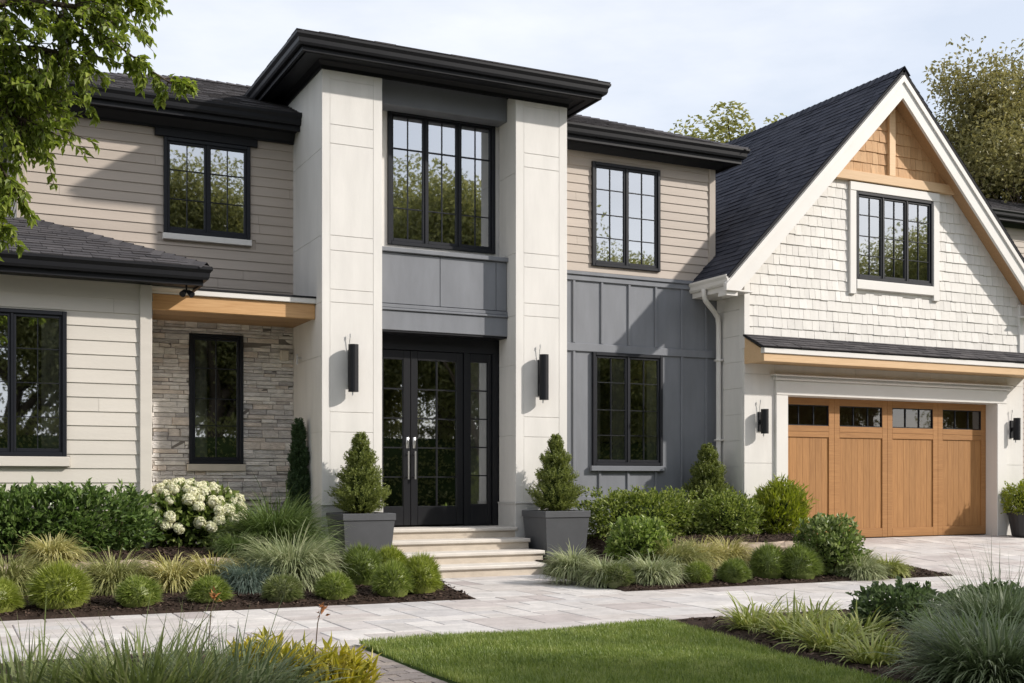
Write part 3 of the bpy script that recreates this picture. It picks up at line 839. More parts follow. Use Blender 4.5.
ro = obj('roof', gs, M['roof'], house); obj('roof_deck', gb, M['roof_base'], ro)
cp = Geo(); p, q = np.array([2.93, 14.46, 3.862]), np.array([.99, 16.4, 3.85+run*pt])
n = 18; d = (q-p)/n; s = np.array([.07, .07, -.02]); s1 = np.array([.09, .09, -.04]); s2 = np.array([-.09, -.09, -.04])
for i in range(n):
    A, B = p+d*i, p+d*(i+1.15)
    cp.add([A+s1, A+(0, 0, .045), A+s2, B+s1, B+(0, 0, .03), B+s2], [(0, 1, 4, 3), (1, 2, 5, 4)])
obj('ridge_cap', cp, M['roof'], ro)

# ---- stone wall, wooden canopy
H_ST = (3.075, 3.82, 1.473, 3.27)
g = Geo(); stone_veneer(g, 2.34, 4.54, .25, 3.46, 16.42, [H_ST, (3.04, 3.86, 1.37, 1.48)])
sw = obj('stone_wall', g, M['stone'], house)
g = Geo(); wall(g, 2.35, 4.53, .25, 3.45, 16.405, 16.415, [H_ST]); obj('mortar', g, M['mortar'], sw)
window(*H_ST, 16.40, (0, 1), (.27, .5, .76), curtain=[(.0, .34)], sill=(.03, .10, 'limestone'), mt=.010)
g = Geo(); g.bbox(2.36, 4.535, 15.30, 15.36, 3.415, 3.615); wc = obj('canopy', g, M['wood_x'], house, label='wooden canopy over the stone wall')
g = Geo()
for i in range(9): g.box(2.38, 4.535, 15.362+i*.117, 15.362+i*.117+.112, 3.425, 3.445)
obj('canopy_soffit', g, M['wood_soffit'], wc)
g = Geo(); g.bbox(2.36, 4.536, 15.262, 16.41, 3.618, 3.69); obj('canopy_fascia', g, M['white_trim'], wc)
g = Geo(); g.box(2.36, 4.536, 15.25, 16.41, 3.692, 3.712); obj('canopy_flashing', g, M['black'], wc)

# ---- portico columns
def pillar(xa, xb, xi, xo, lines, side):
    g = Geo()
    g.box(xa+.008, xb-.008, 15.008, 15.55, .93, 6.78)
    (ba, bb) = (xa+.008, xa+.6) if side < 0 else (xb-.6, xb-.008)
    g.box(ba, bb, 15.55, 18.6, .93, 6.95)
    gp = .0045
    # stiles, then the panel column split at the joints
    g.bbox(xa, xi-gp/2, 15.0, 15.02, .93, 6.74, .002); g.bbox(xo+gp, xb, 15.0, 15.02, .93, 6.74, .002)
    zs = [.93] + lines + [6.74]
    for a, b in zip(zs, zs[1:]): g.bbox(xi, xo, 15.0, 15.02, a+gp, b-gp, .002)
    # cladding of the inner and outer sides
    js = [.93, 1.89, 2.9, 3.61, 4.5, 5.65, 6.75]
    for a, b in zip(js, js[1:]):
        if side < 0: g.box(xa-.001, xa+.012, 15.021, 18.6, a+.003, b-.003)
        else: g.box(xb-.012, xb+.001, 15.021, 18.6, a+.003, b-.003)
        g.box(*((xb-.012, xb+.001) if side < 0 else (xa-.001, xa+.012)), 15.021, 15.55, a+.003, b-.003)
    o = obj('column', g, M['white'], house)
    g = Geo(); g.bbox(xa-.012, xb+.012, 14.988, 15.56, 0.0, .905); g.bbox(xa-.022, xb+.022, 14.978, 15.56, .907, .93, .008)
    obj('plinth', g, M['plinth'], o)
pillar(4.54, 5.38, 4.65, 5.25, [1.887, 2.153, 3.613, 3.785, 4.303, 4.502, 5.723, 5.976, 6.573], -1)
pillar(7.40, 8.235, 7.53, 8.10, [1.868, 2.155, 3.606, 3.79, 4.309, 4.51, 5.746, 5.947, 6.62], 1)
c, gt = eave_profile(6.79, 6.97, .47, 6.69, .02)
c = [(0, 6.69), (.02, 6.69), (.02, 6.74), (.06, 6.775), (.07, 6.79)] + c[5:]
eave([(4.54, 18.6), (4.54, 15.0), (8.235, 15.0), (8.235, 18.6)], c, gt)
g = Geo(); g.sweep([(4.54, 18.6), (4.54, 15.0), (8.235, 15.0), (8.235, 18.6)], [(.20, 6.765), (.30, 6.765), (.31, 6.788), (.19, 6.788)])
obj('soffit_trim', g, M['black'], house)
gs, gb = Geo(), Geo(); x0, x1, ye, ze, rn, pt = 4.09, 8.69, 14.55, 6.985, 2.3, .32; sl = math.hypot(rn, rn*pt)
roof_plane(gs, gb, (x0, ye, ze), (1, 0, 0), (0, rn, rn*pt), [(0, 0), (x1-x0, 0), (rn, sl)])
roof_plane(gs, gb, (x0, ye, ze), (0, 1, 0), (rn, 0, rn*pt), [(0, 0), (4.3, 0), (4.3, sl), (rn, sl)])
roof_plane(gs, gb, (x1, ye, ze), (0, 1, 0), (-rn, 0, rn*pt), [(0, 0), (4.3, 0), (4.3, sl), (rn, sl)])
ro = obj('roof', gs, M['roof'], house); obj('roof_deck', gb, M['roof_base'], ro)
# wall above the door with the big window
H_PW = (5.665, 7.34, 4.575, 6.48)
g = Geo(); wall(g, 5.15, 7.63, 4.44, 6.70, 15.585, 15.72, [H_PW]); obj('bay_wall', g, M['white'], house)
window(*H_PW, 15.585, (0, .335, .665, 1), (.25, .74), vrows=.74, mt=.011, fr=.055)
# faint lower bars like the photograph's
g = Geo(); g.bbox(5.385, 7.395, 15.28, 15.58, 6.45, 6.79); g.box(6.38, 6.386, 15.277, 15.29, 6.46, 6.7)
obj('header_panel', g, M['grey_trim'], house, label='dark panel above the tall entry window')
g = Geo()
g.box(5.385, 7.395, 15.30, 15.70, 3.34, 4.43)
bx = [5.385, 6.345, 7.22, 7.395]
for a, b in zip(bx, bx[1:]): g.bbox(a+.004, b-.004, 15.28, 15.30, 3.70, 4.40, .003)
g.bbox(5.382, 7.398, 15.27, 15.302, 3.33, 3.60); g.bbox(5.381, 7.399, 15.245, 15.303, 3.603, 3.635); g.bbox(5.382, 7.398, 15.262, 15.302, 3.638, 3.69)
g.bbox(5.381, 7.399, 15.235, 15.6, 4.41, 4.47)
obj('spandrel_panel', g, M['grey'], house)
g = Geo(); g.box(5.384, 7.396, 15.285, 15.72, 3.305, 3.328); obj('entry_soffit', g, M['black'], house)

# ---- entry doors
g = Geo()
DY = 15.60
g.box(5.14, 7.42, DY-.02, DY+.10, 3.10, 3.305); g.box(6.845, 6.905, DY-.025, DY+.10, .60, 3.10); g.box(7.30, 7.42, DY-.025, DY+.10, .60, 3.10)
g.box(5.14, 5.20, DY-.025, DY+.10, .60, 3.10); g.box(6.845, 7.42, DY-.03, DY+.10, .585, .60)
df = obj('door_frame', g, M['door'], house)
def leaf(name, x0, x1, z0, z1, y, st, bot, top, rows, nv, hx=None):
    g = Geo()
    g.bbox(x0, x0+st, y, y+.05, z0, z1); g.bbox(x1-st, x1, y, y+.05, z0, z1)
    g.bbox(x0+st, x1-st, y, y+.05, z0, z0+bot); g.bbox(x0+st, x1-st, y, y+.05, z1-top, z1)
    d = obj(name, g, M['door'], house)
    a, b, c_, d_ = x0+st, x1-st, z0+bot, z1-top
    gm = Geo()
    for q in rows: zz = c_+(d_-c_)*q; gm.box(a, b, y+.012, y+.0335, zz-.009, zz+.009)
    for k in range(nv): xx = a+(b-a)*(k+1)/(nv+1); gm.box(xx-.009, xx+.009, y+.014, y+.0345, c_, d_)
    if not nv: gm.box(a, a+.009, y+.014, y+.0345, c_, d_); gm.box(b-.009, b, y+.014, y+.0345, c_, d_)
    if rows: obj('muntins', gm, M['door'], d)
    gg = Geo(); gg.add([(a-.01, y+.035, c_-.01), (b+.01, y+.035, c_-.01), (b+.01, y+.035, d_+.01), (a-.01, y+.035, d_+.01)], [(0, 1, 2, 3)])
    obj('glass', gg, M['glass_dark'], d)
    if hx is not None:
        gh = Geo()
        gh.tube([(hx, y-.055, 1.26), (hx, y-.055, 1.66)], .013, 10); gh.tube([(hx, y-.055, 1.30), (hx, y+.002, 1.30)], .009, 8); gh.tube([(hx, y-.055, 1.62), (hx, y+.002, 1.62)], .009, 8)
        gh.bbox(hx-.022, hx+.022, y-.012, y+.002, 1.70, 1.86)
        gh.tube([(hx, y-.03, 1.80), (hx, y-.004, 1.80)], .016, 10)
        obj('handle', gh, M['chrome'], d, smooth=True)
    return d
RW = (.2, .4, .6, .8)
leaf('door', 5.20, 6.022, .605, 3.095, DY, .105, .27, .13, RW, 1, 5.975)
leaf('door', 6.028, 6.845, .605, 3.095, DY, .105, .27, .13, RW, 1, 6.078)
sl_ = leaf('sidelight', 6.905, 7.30, .60, 3.10, DY, .055, .30, .13, RW, 0)
g = Geo(); n = 14; xs = np.linspace(6.9, 7.32, n); v = [(x, DY+.10+.02*math.sin(i*1.3), z) for z in (.65, 3.1) for i, x in enumerate(xs)]
g.add(v, [(i, i+1, n+i+1, n+i) for i in range(n-1)]); obj('curtain', g, M['curtain'], sl_, smooth=True)
g = Geo(); X0, X1, Z0, Z1, Y0, Y1 = 5.0, 7.6, .58, 3.3, DY+.101, DY+1.6
g.add([(X0,Y0,Z0),(X1,Y0,Z0),(X1,Y1,Z0),(X0,Y1,Z0),(X0,Y0,Z1),(X1,Y0,Z1),(X1,Y1,Z1),(X0,Y1,Z1)], [(0,1,2,3),(4,7,6,5),(1,5,6,2),(2,6,7,3),(3,7,4,0)])
obj('hall', g, M['dark'], house)

# ---- right wing: siding above, board and batten below
H_UR = (9.11, 10.365, 4.585, 6.21); H_GR = (9.12, 10.41, 1.475, 3.243)
g = Geo(); wall(g, 8.2, 11.42, 4.46, 6.5, 15.82, 15.94, [H_UR]); g.box(11.3, 11.42, 15.94, 21.5, 4.3, 6.5)
siding(g, 8.235, 11.33, 4.49, 6.42, 15.82, .136, [H_UR]); siding_side(g, 11.42, 15.82, 21.5, 4.5, 6.42, .136, 1)
obj('upper_wall', g, M['taupe_siding'], house, label='taupe lapped siding of the right upper storey')
g = Geo(); g.bbox(11.325, 11.448, 15.785, 15.95, 4.45, 6.40); obj('corner_board', g, M['taupe_trim'], house)
window(*H_UR, 15.8, (0, .5, 1), (.25, .5, .77), mt=.010)
c, gt = eave_profile(6.43, 6.63, .42, 6.36)
eave([(8.24, 15.8), (11.42, 15.8), (11.42, 21.5)], c, gt)
g = Geo(); wall(g, 8.2, 11.5, .2, 4.46, 15.82, 15.94, [H_GR])
gw = obj('panel_wall', g, M['grey'], house, label='slate grey board and batten wall')
g = Geo()
g.bbox(8.235, 11.42, 15.765, 15.822, 4.425, 4.48); g.bbox(8.235, 11.42, 15.79, 15.822, 4.34, 4.423); g.bbox(8.235, 11.42, 15.79, 15.822, 3.245, 3.37)
for x in (8.80, 9.30, 9.80, 10.30, 10.80, 11.28): g.bbox(x-.022, x+.022, 15.795, 15.822, 3.372, 4.338)
for x in (8.80, 10.80, 11.28): g.bbox(x-.022, x+.022, 15.795, 15.822, 1.0, 3.243)
for x in (9.26, 9.78, 10.30): g.bbox(x-.022, x+.022, 15.795, 15.822, 1.0, 1.39)
g.bbox(8.235, 11.42, 15.785, 15.822, .88, .998)
obj('battens', g, M['grey'], gw)
window(*H_GR, 15.8, (0, .5, 1), (.24, .49, .76), curtain=[(.30, .50), (0, .12), (.84, 1)], sill=(.04, .085, 'grey_trim'), mt=.010)

# ---- garage block
GC, GZ, SLP = 14.58, 8.17, 1.034          # ridge x, ridge z at the front edge, slope
RT = lambda x: GZ - SLP*abs(x-GC)         # roof top height
H_GW = (13.80, 15.547, 4.62, 6.10)
g = Geo()
zi = lambda x: RT(x) - .10
# gable backing, split into columns beside the window so that it stays open
zw0, zw1 = H_GW[2], H_GW[3]
for xa, xb in ((11.5, 13.8), (15.547, 17.78)):
    g.prism([(xa, 15.12, 3.3), (xb, 15.12, 3.3), (xb, 15.12, zi(xb)), (xa, 15.12, zi(xa))], (0, .12, 0))
g.prism([(13.8, 15.12, 3.3), (15.547, 15.12, 3.3), (15.547, 15.12, zw0), (13.8, 15.12, zw0)], (0, .12, 0))
g.prism([(13.8, 15.12, zw1), (15.547, 15.12, zw1), (15.547, 15.12, zi(15.547)), (GC, 15.12, zi(GC)), (13.8, 15.12, zi(13.8))], (0, .12, 0))
gr_ = Geo(); gr_.prism([(11.5, 21.9, .2), (17.78, 21.9, .2), (17.78, 21.9, zi(17.78)), (GC, 21.9, zi(GC)), (11.5, 21.9, zi(11.5))], (0, .1, 0)); obj('rear_wall', gr_, M['white'], house)
wall_shingles(g, lambda z: max(11.60, GC-(GZ-.20-z)/SLP), lambda z: min(17.68, GC+(GZ-.20-z)/SLP), 3.54, 6.27, 15.12, .172, .095, .20,
              [(13.64, 15.72, 4.40, 6.28)])
obj('gable_wall', g, M['shingle_white'], house, label='white shingled gable of the garage')
g = Geo()
wall_shingles(g, lambda z: GC-(GZ-.20-z)/SLP, lambda z: GC+(GZ-.20-z)/SLP, 6.41, 7.95, 15.105, .195, .10, .2)
ga = obj('gable_peak', g, M['shingle_cedar'], house, label='natural cedar shingles in the gable peak')
g = Geo(); g.bbox(13.15, 16.01, 15.03, 15.13, 6.265, 6.425); g.bbox(GC-.07, GC+.07, 15.04, 15.13, 6.427, 7.9); obj('peak_trim', g, M['wood_band'], ga)
for xa, xb in ((11.485, 11.60), (17.68, 17.795)):
    g = Geo(); g.bbox(xa, xb, 15.075, 15.2, 3.35, 4.45); obj('corner_board', g, M['white_trim'], house)
w = window(*H_GW, 15.1, (0, .335, .665, 1), (.25, .5, .77), mt=.010)
g = Geo(); x0, x1, z0, z1 = H_GW
g.bbox(x0-.14, x0-.002, 15.06, 15.12, z0-.25, z1+.002); g.bbox(x1+.002, x1+.14, 15.06, 15.12, z0-.25, z1+.002)
g.bbox(x0-.14, x1+.14, 15.055, 15.12, z1+.004, z1+.15); g.bbox(x0, x1, 15.05, 15.12, z0-.16, z0-.003)
obj('window_trim', g, M['white_trim'], w)
# garage roof
gs, gb = Geo(), Geo(); XO = 3.63; sl = math.hypot(XO, XO*SLP); YB = 22.4
roof_plane(gs, gb, (GC-XO, 14.78, GZ-SLP*XO), (0, 1, 0), (XO, 0, XO*SLP), [(0, 0), (YB-14.78, 0), (YB-14.78, sl), (0, sl)], ex=.135, thick=.05)
roof_plane(gs, gb, (GC+XO, 14.78, GZ-SLP*XO), (0, 1, 0), (-XO, 0, XO*SLP), [(0, 0), (YB-14.78, 0), (YB-14.78, sl), (0, sl)], ex=.135, thick=.05)
ro = obj('roof', gs, M['roof_dark'], house, label='steep dark gable roof of the garage'); obj('roof_deck', gb, M['roof_base'], ro)
cp = Geo()
for i in range(48):
    ya = 14.76+i*.16
    cp.add([(GC-.13, ya, GZ-.10), (GC, ya, GZ+.05), (GC+.13, ya, GZ-.10), (GC-.13, ya+.19, GZ-.11), (GC, ya+.19, GZ+.035), (GC+.13, ya+.19, GZ-.11)], [(0, 1, 4, 3), (1, 2, 5, 4)])
obj('ridge_cap', cp, M['roof_dark'], ro)
nz = math.hypot(1, SLP)
for s in (-1, 1):
    q = lambda x, d: (GC + s*x, GZ - .055*nz - SLP*x - d)
    g = Geo()
    zb_ = GZ-SLP*XO-.22; xi_ = XO-(.40+.055*nz-.22)/SLP
    A = [q(0, .0), q(XO+.03, .0), (GC+s*(XO+.03), zb_), (GC+s*xi_, zb_), q(0, .40)]
    g.prism([(x, 14.80, z) for x, z in A], (0, .05, 0))
    A = [q(0, .02), q(XO+.03, .02), q(XO+.03, .12), q(0, .13)]
    g.prism([(x, 14.772, z) for x, z in A], (0, .027, 0))
    bb = obj('barge_board', g, M['white_trim'], house)
    A = [q(0, .31), q(XO-.12, .31), q(XO-.12, .34), q(0, .34)]
    g = Geo(); g.prism([(x, 14.851, z) for x, z in A], (0, .25, 0)); obj('rake_soffit', g, M['wood_soffit' if s > 0 else 'white_trim'], bb)
    # eave return and soffit along the side
    g = Geo(); ez = GZ-SLP*XO
    xa, xb = GC+s*(XO-.06), GC+s*3.09
    lo, hi = min(xa, xb), max(xa, xb)
    g.box(lo, hi, 14.852, 22.0, ez-.215, ez-.19); g.box(*sorted((xa, xa-s*.03)), 14.852, 22.0, ez-.188, ez-.06)
    g.box(*sorted((GC+s*(xi_+.01), GC+s*(XO-.03))), 14.852, 15.07, ez-.29, ez-.218)
    obj('eave_soffit', g, M['white_trim'], house)
    g = Geo()
    xo = GC+s*(XO+.115)
    if s < 0: g.sweep([(xa, 22.0), (xa, 14.79)], [(0, ez-.13), (.04, ez-.13), (.06, ez-.10), (.065, ez-.05), (.09, ez-.01), (.09, ez+.02), (.075, ez+.02), (.075, ez-.005), (0, ez-.005)])
    else: g.sweep([(xa, 14.79), (xa, 22.0)], [(0, ez-.13), (.04, ez-.13), (.06, ez-.10), (.065, ez-.05), (.09, ez-.01), (.09, ez+.02), (.075, ez+.02), (.075, ez-.005), (0, ez-.005)])
    obj('gutter', g, M['white_trim'], house, label='cream gutter of the garage roof')
g = Geo()
g.tube([(10.95, 15.42, 4.30), (10.95, 15.42, 4.20), (10.99, 15.43, 4.12), (11.30, 15.62, 3.98), (11.39, 15.65, 3.90), (11.415, 15.66, 3.78), (11.415, 15.66, .45)], .042, 10)
for z in (3.2, 1.9): g.box(11.36, 11.487, 15.605, 15.715, z-.015, z+.015)
obj('downspout', g, M['white_trim'], house, smooth=True)
# garage walls below the gable
OP = (12.34, 17.08, -.1, 2.62)
g = Geo(); wall(g, 11.5, 17.78, .1, 3.56, 15.105, 15.30, [OP])
for a, b, zz in ((11.5, 12.10, (.1, 1.52, 2.95, 3.55)), (17.32, 17.78, (.1, 1.52, 2.95, 3.55))):
    for p, q in zip(zz, zz[1:]): g.bbox(a, b, 15.09, 15.106, p+.002, q-.002, .002)
for p, q in ((12.1, 13.8), (13.8, 15.5), (15.5, 17.32)): g.bbox(p+.002, q-.002, 15.09, 15.106, 2.95, 3.55, .002)
g.box(11.5, 11.6, 15.30, 22, .1, 4.2); g.box(17.68, 17.78, 15.30, 22, .1, 4.2)
for z in np.arange(.2, 4.1, .42): g.box(11.488, 11.502, 15.12, 15.81, z+.003, min(z+.417, 4.2)); g.box(17.778, 17.792, 15.12, 22, z+.003, min(z+.417, 4.2))
obj('garage_wall', g, M['white'], house)
g = Geo()
g.bbox(12.10, 12.345, 15.045, 15.33, .1, 2.62, .008); g.bbox(17.078, 17.32, 15.045, 15.33, .1, 2.62, .008)
g.bbox(12.10, 17.32, 15.04, 15.33, 2.623, 2.86, .008); g.bbox(12.05, 17.37, 14.985, 15.1, 2.862, 2.90, .012); g.bbox(12.07, 17.35, 15.01, 15.1, 2.902, 2.925, .008); g.bbox(12.02, 17.40, 14.96, 15.1, 2.927, 2.955, .01)
obj('garage_surround', g, M['white_trim'], house)
# garage canopy
gs, gb = Geo(), Geo()
roof_plane(gs, gb, (11.44, 14.56, 3.335), (1, 0, 0), (0, .54, .24), [(0, 0), (6.42, 0), (6.42, .585), (0.04, .585)], ex=.125, thick=.03)
ca = obj('garage_canopy', gs, M['roof'], house); obj('roof_deck', gb, M['roof_base'], ca)
g = Geo(); g.bbox(11.50, 17.80, 14.60, 14.66, 3.10, 3.225)
g.prism([(11.50, 14.662, 3.10), (11.50, 15.09, 3.10), (11.50, 15.09, 3.52), (11.50, 14.662, 3.30)], (.05, 0, 0)); g.prism([(17.75, 14.662, 3.10), (17.75, 15.09, 3.10), (17.75, 15.09, 3.52), (17.75, 14.662, 3.30)], (.05, 0, 0))
g.box(11.56, 17.74, 14.665, 15.088, 3.112, 3.13); obj('canopy_beam', g, M['wood_band'], ca)
g = Geo(); g.bbox(11.49, 17.81, 14.575, 14.66, 3.228, 3.315); obj('canopy_fascia', g, M['white_trim'], ca)
# garage door
g = Geo(); dy = 15.30; x0, x1, z0, z1 = 12.347, 17.076, .262, 2.618
st = .115; pw = (x1-x0)/4
gp = Geo(); gd = obj('garage_door', g.box(x0, x1, dy+.035, dy+.07, z0, z1), M['wood_rail'], house)
fr_ = Geo()
for k in range(4):
    a, b = x0+pw*k+.0015, x0+pw*(k+1)-.0015
    fr_.bbox(a, a+st, dy, dy+.036, z0+.01, z1, .003); fr_.bbox(b-st, b, dy, dy+.036, z0+.01, z1, .003)
    for c_, d_ in ((z0+.01, z0+.16), (1.965, 2.055), (2.058, 2.155), (2.50, z1)): fr_.bbox(a+st, b-st, dy, dy+.036, c_, d_, .003)
    n = 7; bw = (b-a-2*st)/n
    for i in range(n): gp.bbox(a+st+bw*i+.001, a+st+bw*(i+1)-.001, dy+.02, dy+.036, z0+.16, 1.965, .0012)
obj('door_rails', fr_, M['wood_rail'], gd); obj('door_panel', gp, M['wood_door'], gd)
for k in range(4):
    a, b = x0+pw*k+st, x0+pw*(k+1)-st
    gm = Geo(); gm.box(a, b, dy+.012, dy+.03, 2.156, 2.172); gm.box(a, b, dy+.012, dy+.03, 2.484, 2.499); gm.box(a, a+.014, dy+.012, dy+.03, 2.173, 2.483); gm.box(b-.014, b, dy+.012, dy+.03, 2.173, 2.483)
    for q in (1/3, 2/3): xx = a+(b-a)*q; gm.box(xx-.008, xx+.008, dy+.013, dy+.029, 2.173, 2.483)
    wd = obj('window', gm, M['frame'], gd)
    gg = Geo(); gg.add([(a, dy+.031, 2.156), (b, dy+.031, 2.156), (b, dy+.031, 2.499), (a, dy+.031, 2.499)], [(0, 1, 2, 3)])
    gq = obj('glass', gg, M['glass_garage'], wd)
# back right wing, seen past the gable
g = Geo(); g.box(18.6, 27, 20.5, 25, .2, 7.6); siding(g, 18.6, 27, .3, 7.6, 20.5, .14); obj('rear_wall', g, M['taupe_siding'], house)
c, gt = eave_profile(7.56, 7.76, .46, 7.48)
eave([(18.0, 20.5), (27, 20.5)], c, gt)
gs, gb = Geo(), Geo(); roof_plane(gs, gb, (18.0, 20.06, 7.77), (1, 0, 0), (0, 2.7, 1.1), [(0, 0), (9, 0), (9, 2.9), (0, 2.9)])
ro = obj('roof', gs, M['roof'], house); obj('roof_deck', gb, M['roof_base'], ro)

# ---- entry steps
steps = thing('stone_steps', 'four pale sandstone entry steps leading up to the black front doors', 'steps', (6.39, 14.4, 0))
lv = [(13.76, .145), (14.17, .29), (14.60, .435), (15.0, .58)]
for i, (yf, z) in enumerate(lv):
    yb = lv[i+1][0]+.06 if i < 3 else 15.62
    g = Geo(); g.bbox(5.34, 7.42, yf-.035, yb, z-.052, z, .012)
    obj('tread', g, M['step'], steps)
    g = Geo(); g.box(5.36, 7.40, yf, yb, z-.15, z-.054)
    obj('riser', g, M['riser'], steps)

# ================================================================== FITTINGS
def wall_lamp(x, y, z0, z1, label, rad=.068):
    t = thing('wall_lamp', label, 'wall lamp', (x, y, z0), 0, 'black cylinder wall lamps')
    h = z1-z0
    g = Geo(); g.bbox(-.035, .035, -.025, 0, h*.1, h*.9); g.box(-.018, .018, -.07, -.025, h*.42, h*.58); obj('backplate', g, M['black'], t, local=True)
    g = Geo(); g.tube([(0, -.13, 0), (0, -.13, h)], rad, 20); obj('lamp_shade', g, M['black'], t, local=True, smooth=False)
    g = Geo(); g.tube([(-.02, -.02, h*.88), (-.02, -.03, h+.06), (-.015, -.04, h+.11)], .005, 6); g.tube([(-.015, -.04, h+.11), (-.015, -.04, h+.15)], .009, 8)
    obj('bracket', g, M['chrome'], t, local=True, smooth=True)
    g = Geo(); g.tube([(0, -.10, -.045), (0, -.10, .05)], .010, 8); obj('finial', g, M['chrome'], t, local=True, smooth=True)
wall_lamp(4.93, 14.998, 2.42, 3.05, 'long black cylinder wall lamp on the white column left of the front doors')
wall_lamp(7.785, 14.998, 2.40, 3.05, 'long black cylinder wall lamp on the white column right of the front doors')
wall_lamp(11.80, 15.088, 1.99, 2.38, 'short black wall lamp between the downspout and the wooden garage door', .062)
wall_lamp(17.47, 15.088, 1.97, 2.37, 'short black wall lamp right of the wooden garage door, above the potted shrub', .062)
t = thing('spotlight', 'small black twin spotlight hanging under the lower left eave corner', 'spotlight', (2.72, 14.66, 3.62))
g = Geo(); g.tube([(0, 0, .03), (0, 0, -.06)], .012, 8); obj('mount', g, M['black'], t, local=True)
for s in (-1, 1):
    g = Geo(); g.tube([(s*.02, .0, -.05), (s*.06, -.05, -.10)], [.025, .04], 12); obj('lamp_head', g, M['black'], t, local=True)
t = thing('wall_spigot', 'small steel fitting on the shaded side of the left white column', 'spigot', (4.53, 15.95, 2.95))
g = Geo(); g.tube([(0, 0, 0), (-.07, 0, 0)], .014, 8); g.tube([(-.06, 0, .05), (-.06, 0, -.09)], .012, 8); g.tube([(-.06, -.04, .05), (-.06, .04, .05)], .008, 6); obj('fitting', g, M['chrome'], t, local=True, smooth=True)
t = thing('junction_box', 'small pale utility box on the stone wall beside the left column', 'utility box', (4.40, 16.37, 3.02))
g = Geo(); g.bbox(-.055, .055, -.06, .03, -.07, .07, .012); obj('case', g, M['limestone'], t, local=True)

def planter(loc, label, w=.355, d=.365, h=.70):
    t = thing('planter', label, 'planter', loc, 0, 'charcoal square planters')
    g = Geo(); k = .84
    z0, z1 = .07, h-.09
    V = lambda a, b, z: [(-a, -b, z), (a, -b, z), (a, b, z), (-a, b, z)]
    g.add(V(w*k, d*k, z0) + V(w*.965, d*.965, z1), [(0,3,2,1),(0,1,5,4),(1,2,6,5),(2,3,7,6),(3,0,4,7)])
    g.add(V(w*k*.93, d*k*.93, 0) + V(w*k*.93, d*k*.93, z0), [(0,1,5,4),(1,2,6,5),(2,3,7,6),(3,0,4,7)])
    obj('body', g, M['planter'], t, local=True)
    g = Geo(); o, i = 1.0, .86; b = .006
    g.add(V(w*.967, d*.967, z1-.002) + V(w*o, d*o, z1+.004) + V(w*o, d*o, h-b) + V(w*o-b, d*o-b, h) + V(w*i, d*i, h) + V(w*i, d*i, h-.09),
          [(4*j+q, 4*j+(q+1) % 4, 4*j+4+(q+1) % 4, 4*j+4+q) for j in range(5) for q in range(4)])
    obj('rim', g, M['planter'], t, local=True)
    g = Geo(); g.add(V(w*.86, d*.86, h-.05), [(0, 1, 2, 3)]); obj('soil', g, M['soil'], t, local=True)
    return t
planter((4.94, 14.60, .12), 'charcoal square planter with a young conifer, left of the entry steps')
planter((7.815, 14.565, .12), 'charcoal square planter with a young conifer, right of the entry steps')

# ================================================================== PLANTS
def conifer(name, label, loc, h, rmax, cols, seed, tip=.75, sprig=.10, n=650, z0=.06, cat='conifer', group=None, shape=1.0, up=.55):
    n = int(n*2.3)
    r = np.random.default_rng(seed)
    t = thing(name, label, cat, loc, r.uniform(0, 6), group)
    g = Geo(); g.tube([(0, 0, -.03), (.005, 0, h*.5), (0, .004, h*.93)], [.028*h, .016*h, .004], 8); obj('trunk', g, M['twig'], t, local=True)
    g = Geo(); nz = int(n)
    q = r.uniform(0, 1, nz)
    z = z0*h + (h*.97-z0*h)*(1-(1-q)**.8*1.0)*.98
    f = (z - z0*h)/(h*(1-z0))
    prof = np.minimum(1, (f/.16)**.5)*(1-f)**tip*1.12
    tier = 1 + .20*np.sin(f*30+r.uniform(0, .9, nz))
    R_ = rmax*prof.clip(.03)*tier*r.uniform(.55, 1.08, nz)
    a = r.uniform(0, 6.28, nz)
    # main sprays: branchlets start inside and end near the profile
    end = np.stack([R_*np.cos(a), R_*np.sin(a), z], 1)
    ln = sprig*(.7+.6*(1-f))*r.uniform(.8, 1.3, nz)
    D = norm(np.stack([np.cos(a), np.sin(a), up + f*1.4 + r.normal(0, .2, nz)], 1))
    B = end - D*ln[:, None]*.6
    nl = 15; tt = np.linspace(0, 1, nl)
    P = (B[:, None] + D[:, None]*(tt[None, :, None]*ln[:, None, None])).reshape(-1, 3)
    DD = np.repeat(D, nl, 0); per = norm(np.cross(DD, r.normal(0, 1, P.shape)))
    ND = norm(DD*.75 + per*.8); taper = np.tile(1-.5*tt, nz)
    leaves(g, P, ND, norm(r.normal(0, 1, P.shape)+np.array([0, 0, .5])), .042*taper*r.uniform(.7, 1.3, len(P))*(h/1.1)**.5, .013*(h/1.1)**.5, .1)
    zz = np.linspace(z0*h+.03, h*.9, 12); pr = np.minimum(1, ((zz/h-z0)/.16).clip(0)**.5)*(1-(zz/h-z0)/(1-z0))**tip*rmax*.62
    gi = Geo(); gi.tube([(0, 0, q_) for q_ in zz], pr.clip(.006), 12); obj('shade_core', gi, M['inner'], t, local=True, smooth=True)
    obj('foliage', g, LM[cols], t, local=True)
    return t
conifer('conifer', 'bushy young conifer growing in the planter left of the steps', (4.94, 14.60, .76), 1.15, .37, 'spruce', 11, .85)
conifer('conifer', 'bushy young conifer growing in the planter right of the steps', (7.815, 14.565, .76), 1.17, .36, 'spruce', 12, .85)
conifer('conifer', 'broad green cone shaped conifer against the grey panel wall', (10.98, 15.35, .4), 1.48, .42, 'spruce', 13, .7, n=800)
conifer('cypress', 'narrow dark green columnar cypress between the stone wall and the left column', (4.40, 15.62, .40), 1.75, .155, 'cypress', 14, .45, .10, 620, .03, 'cypress', up=1.6)

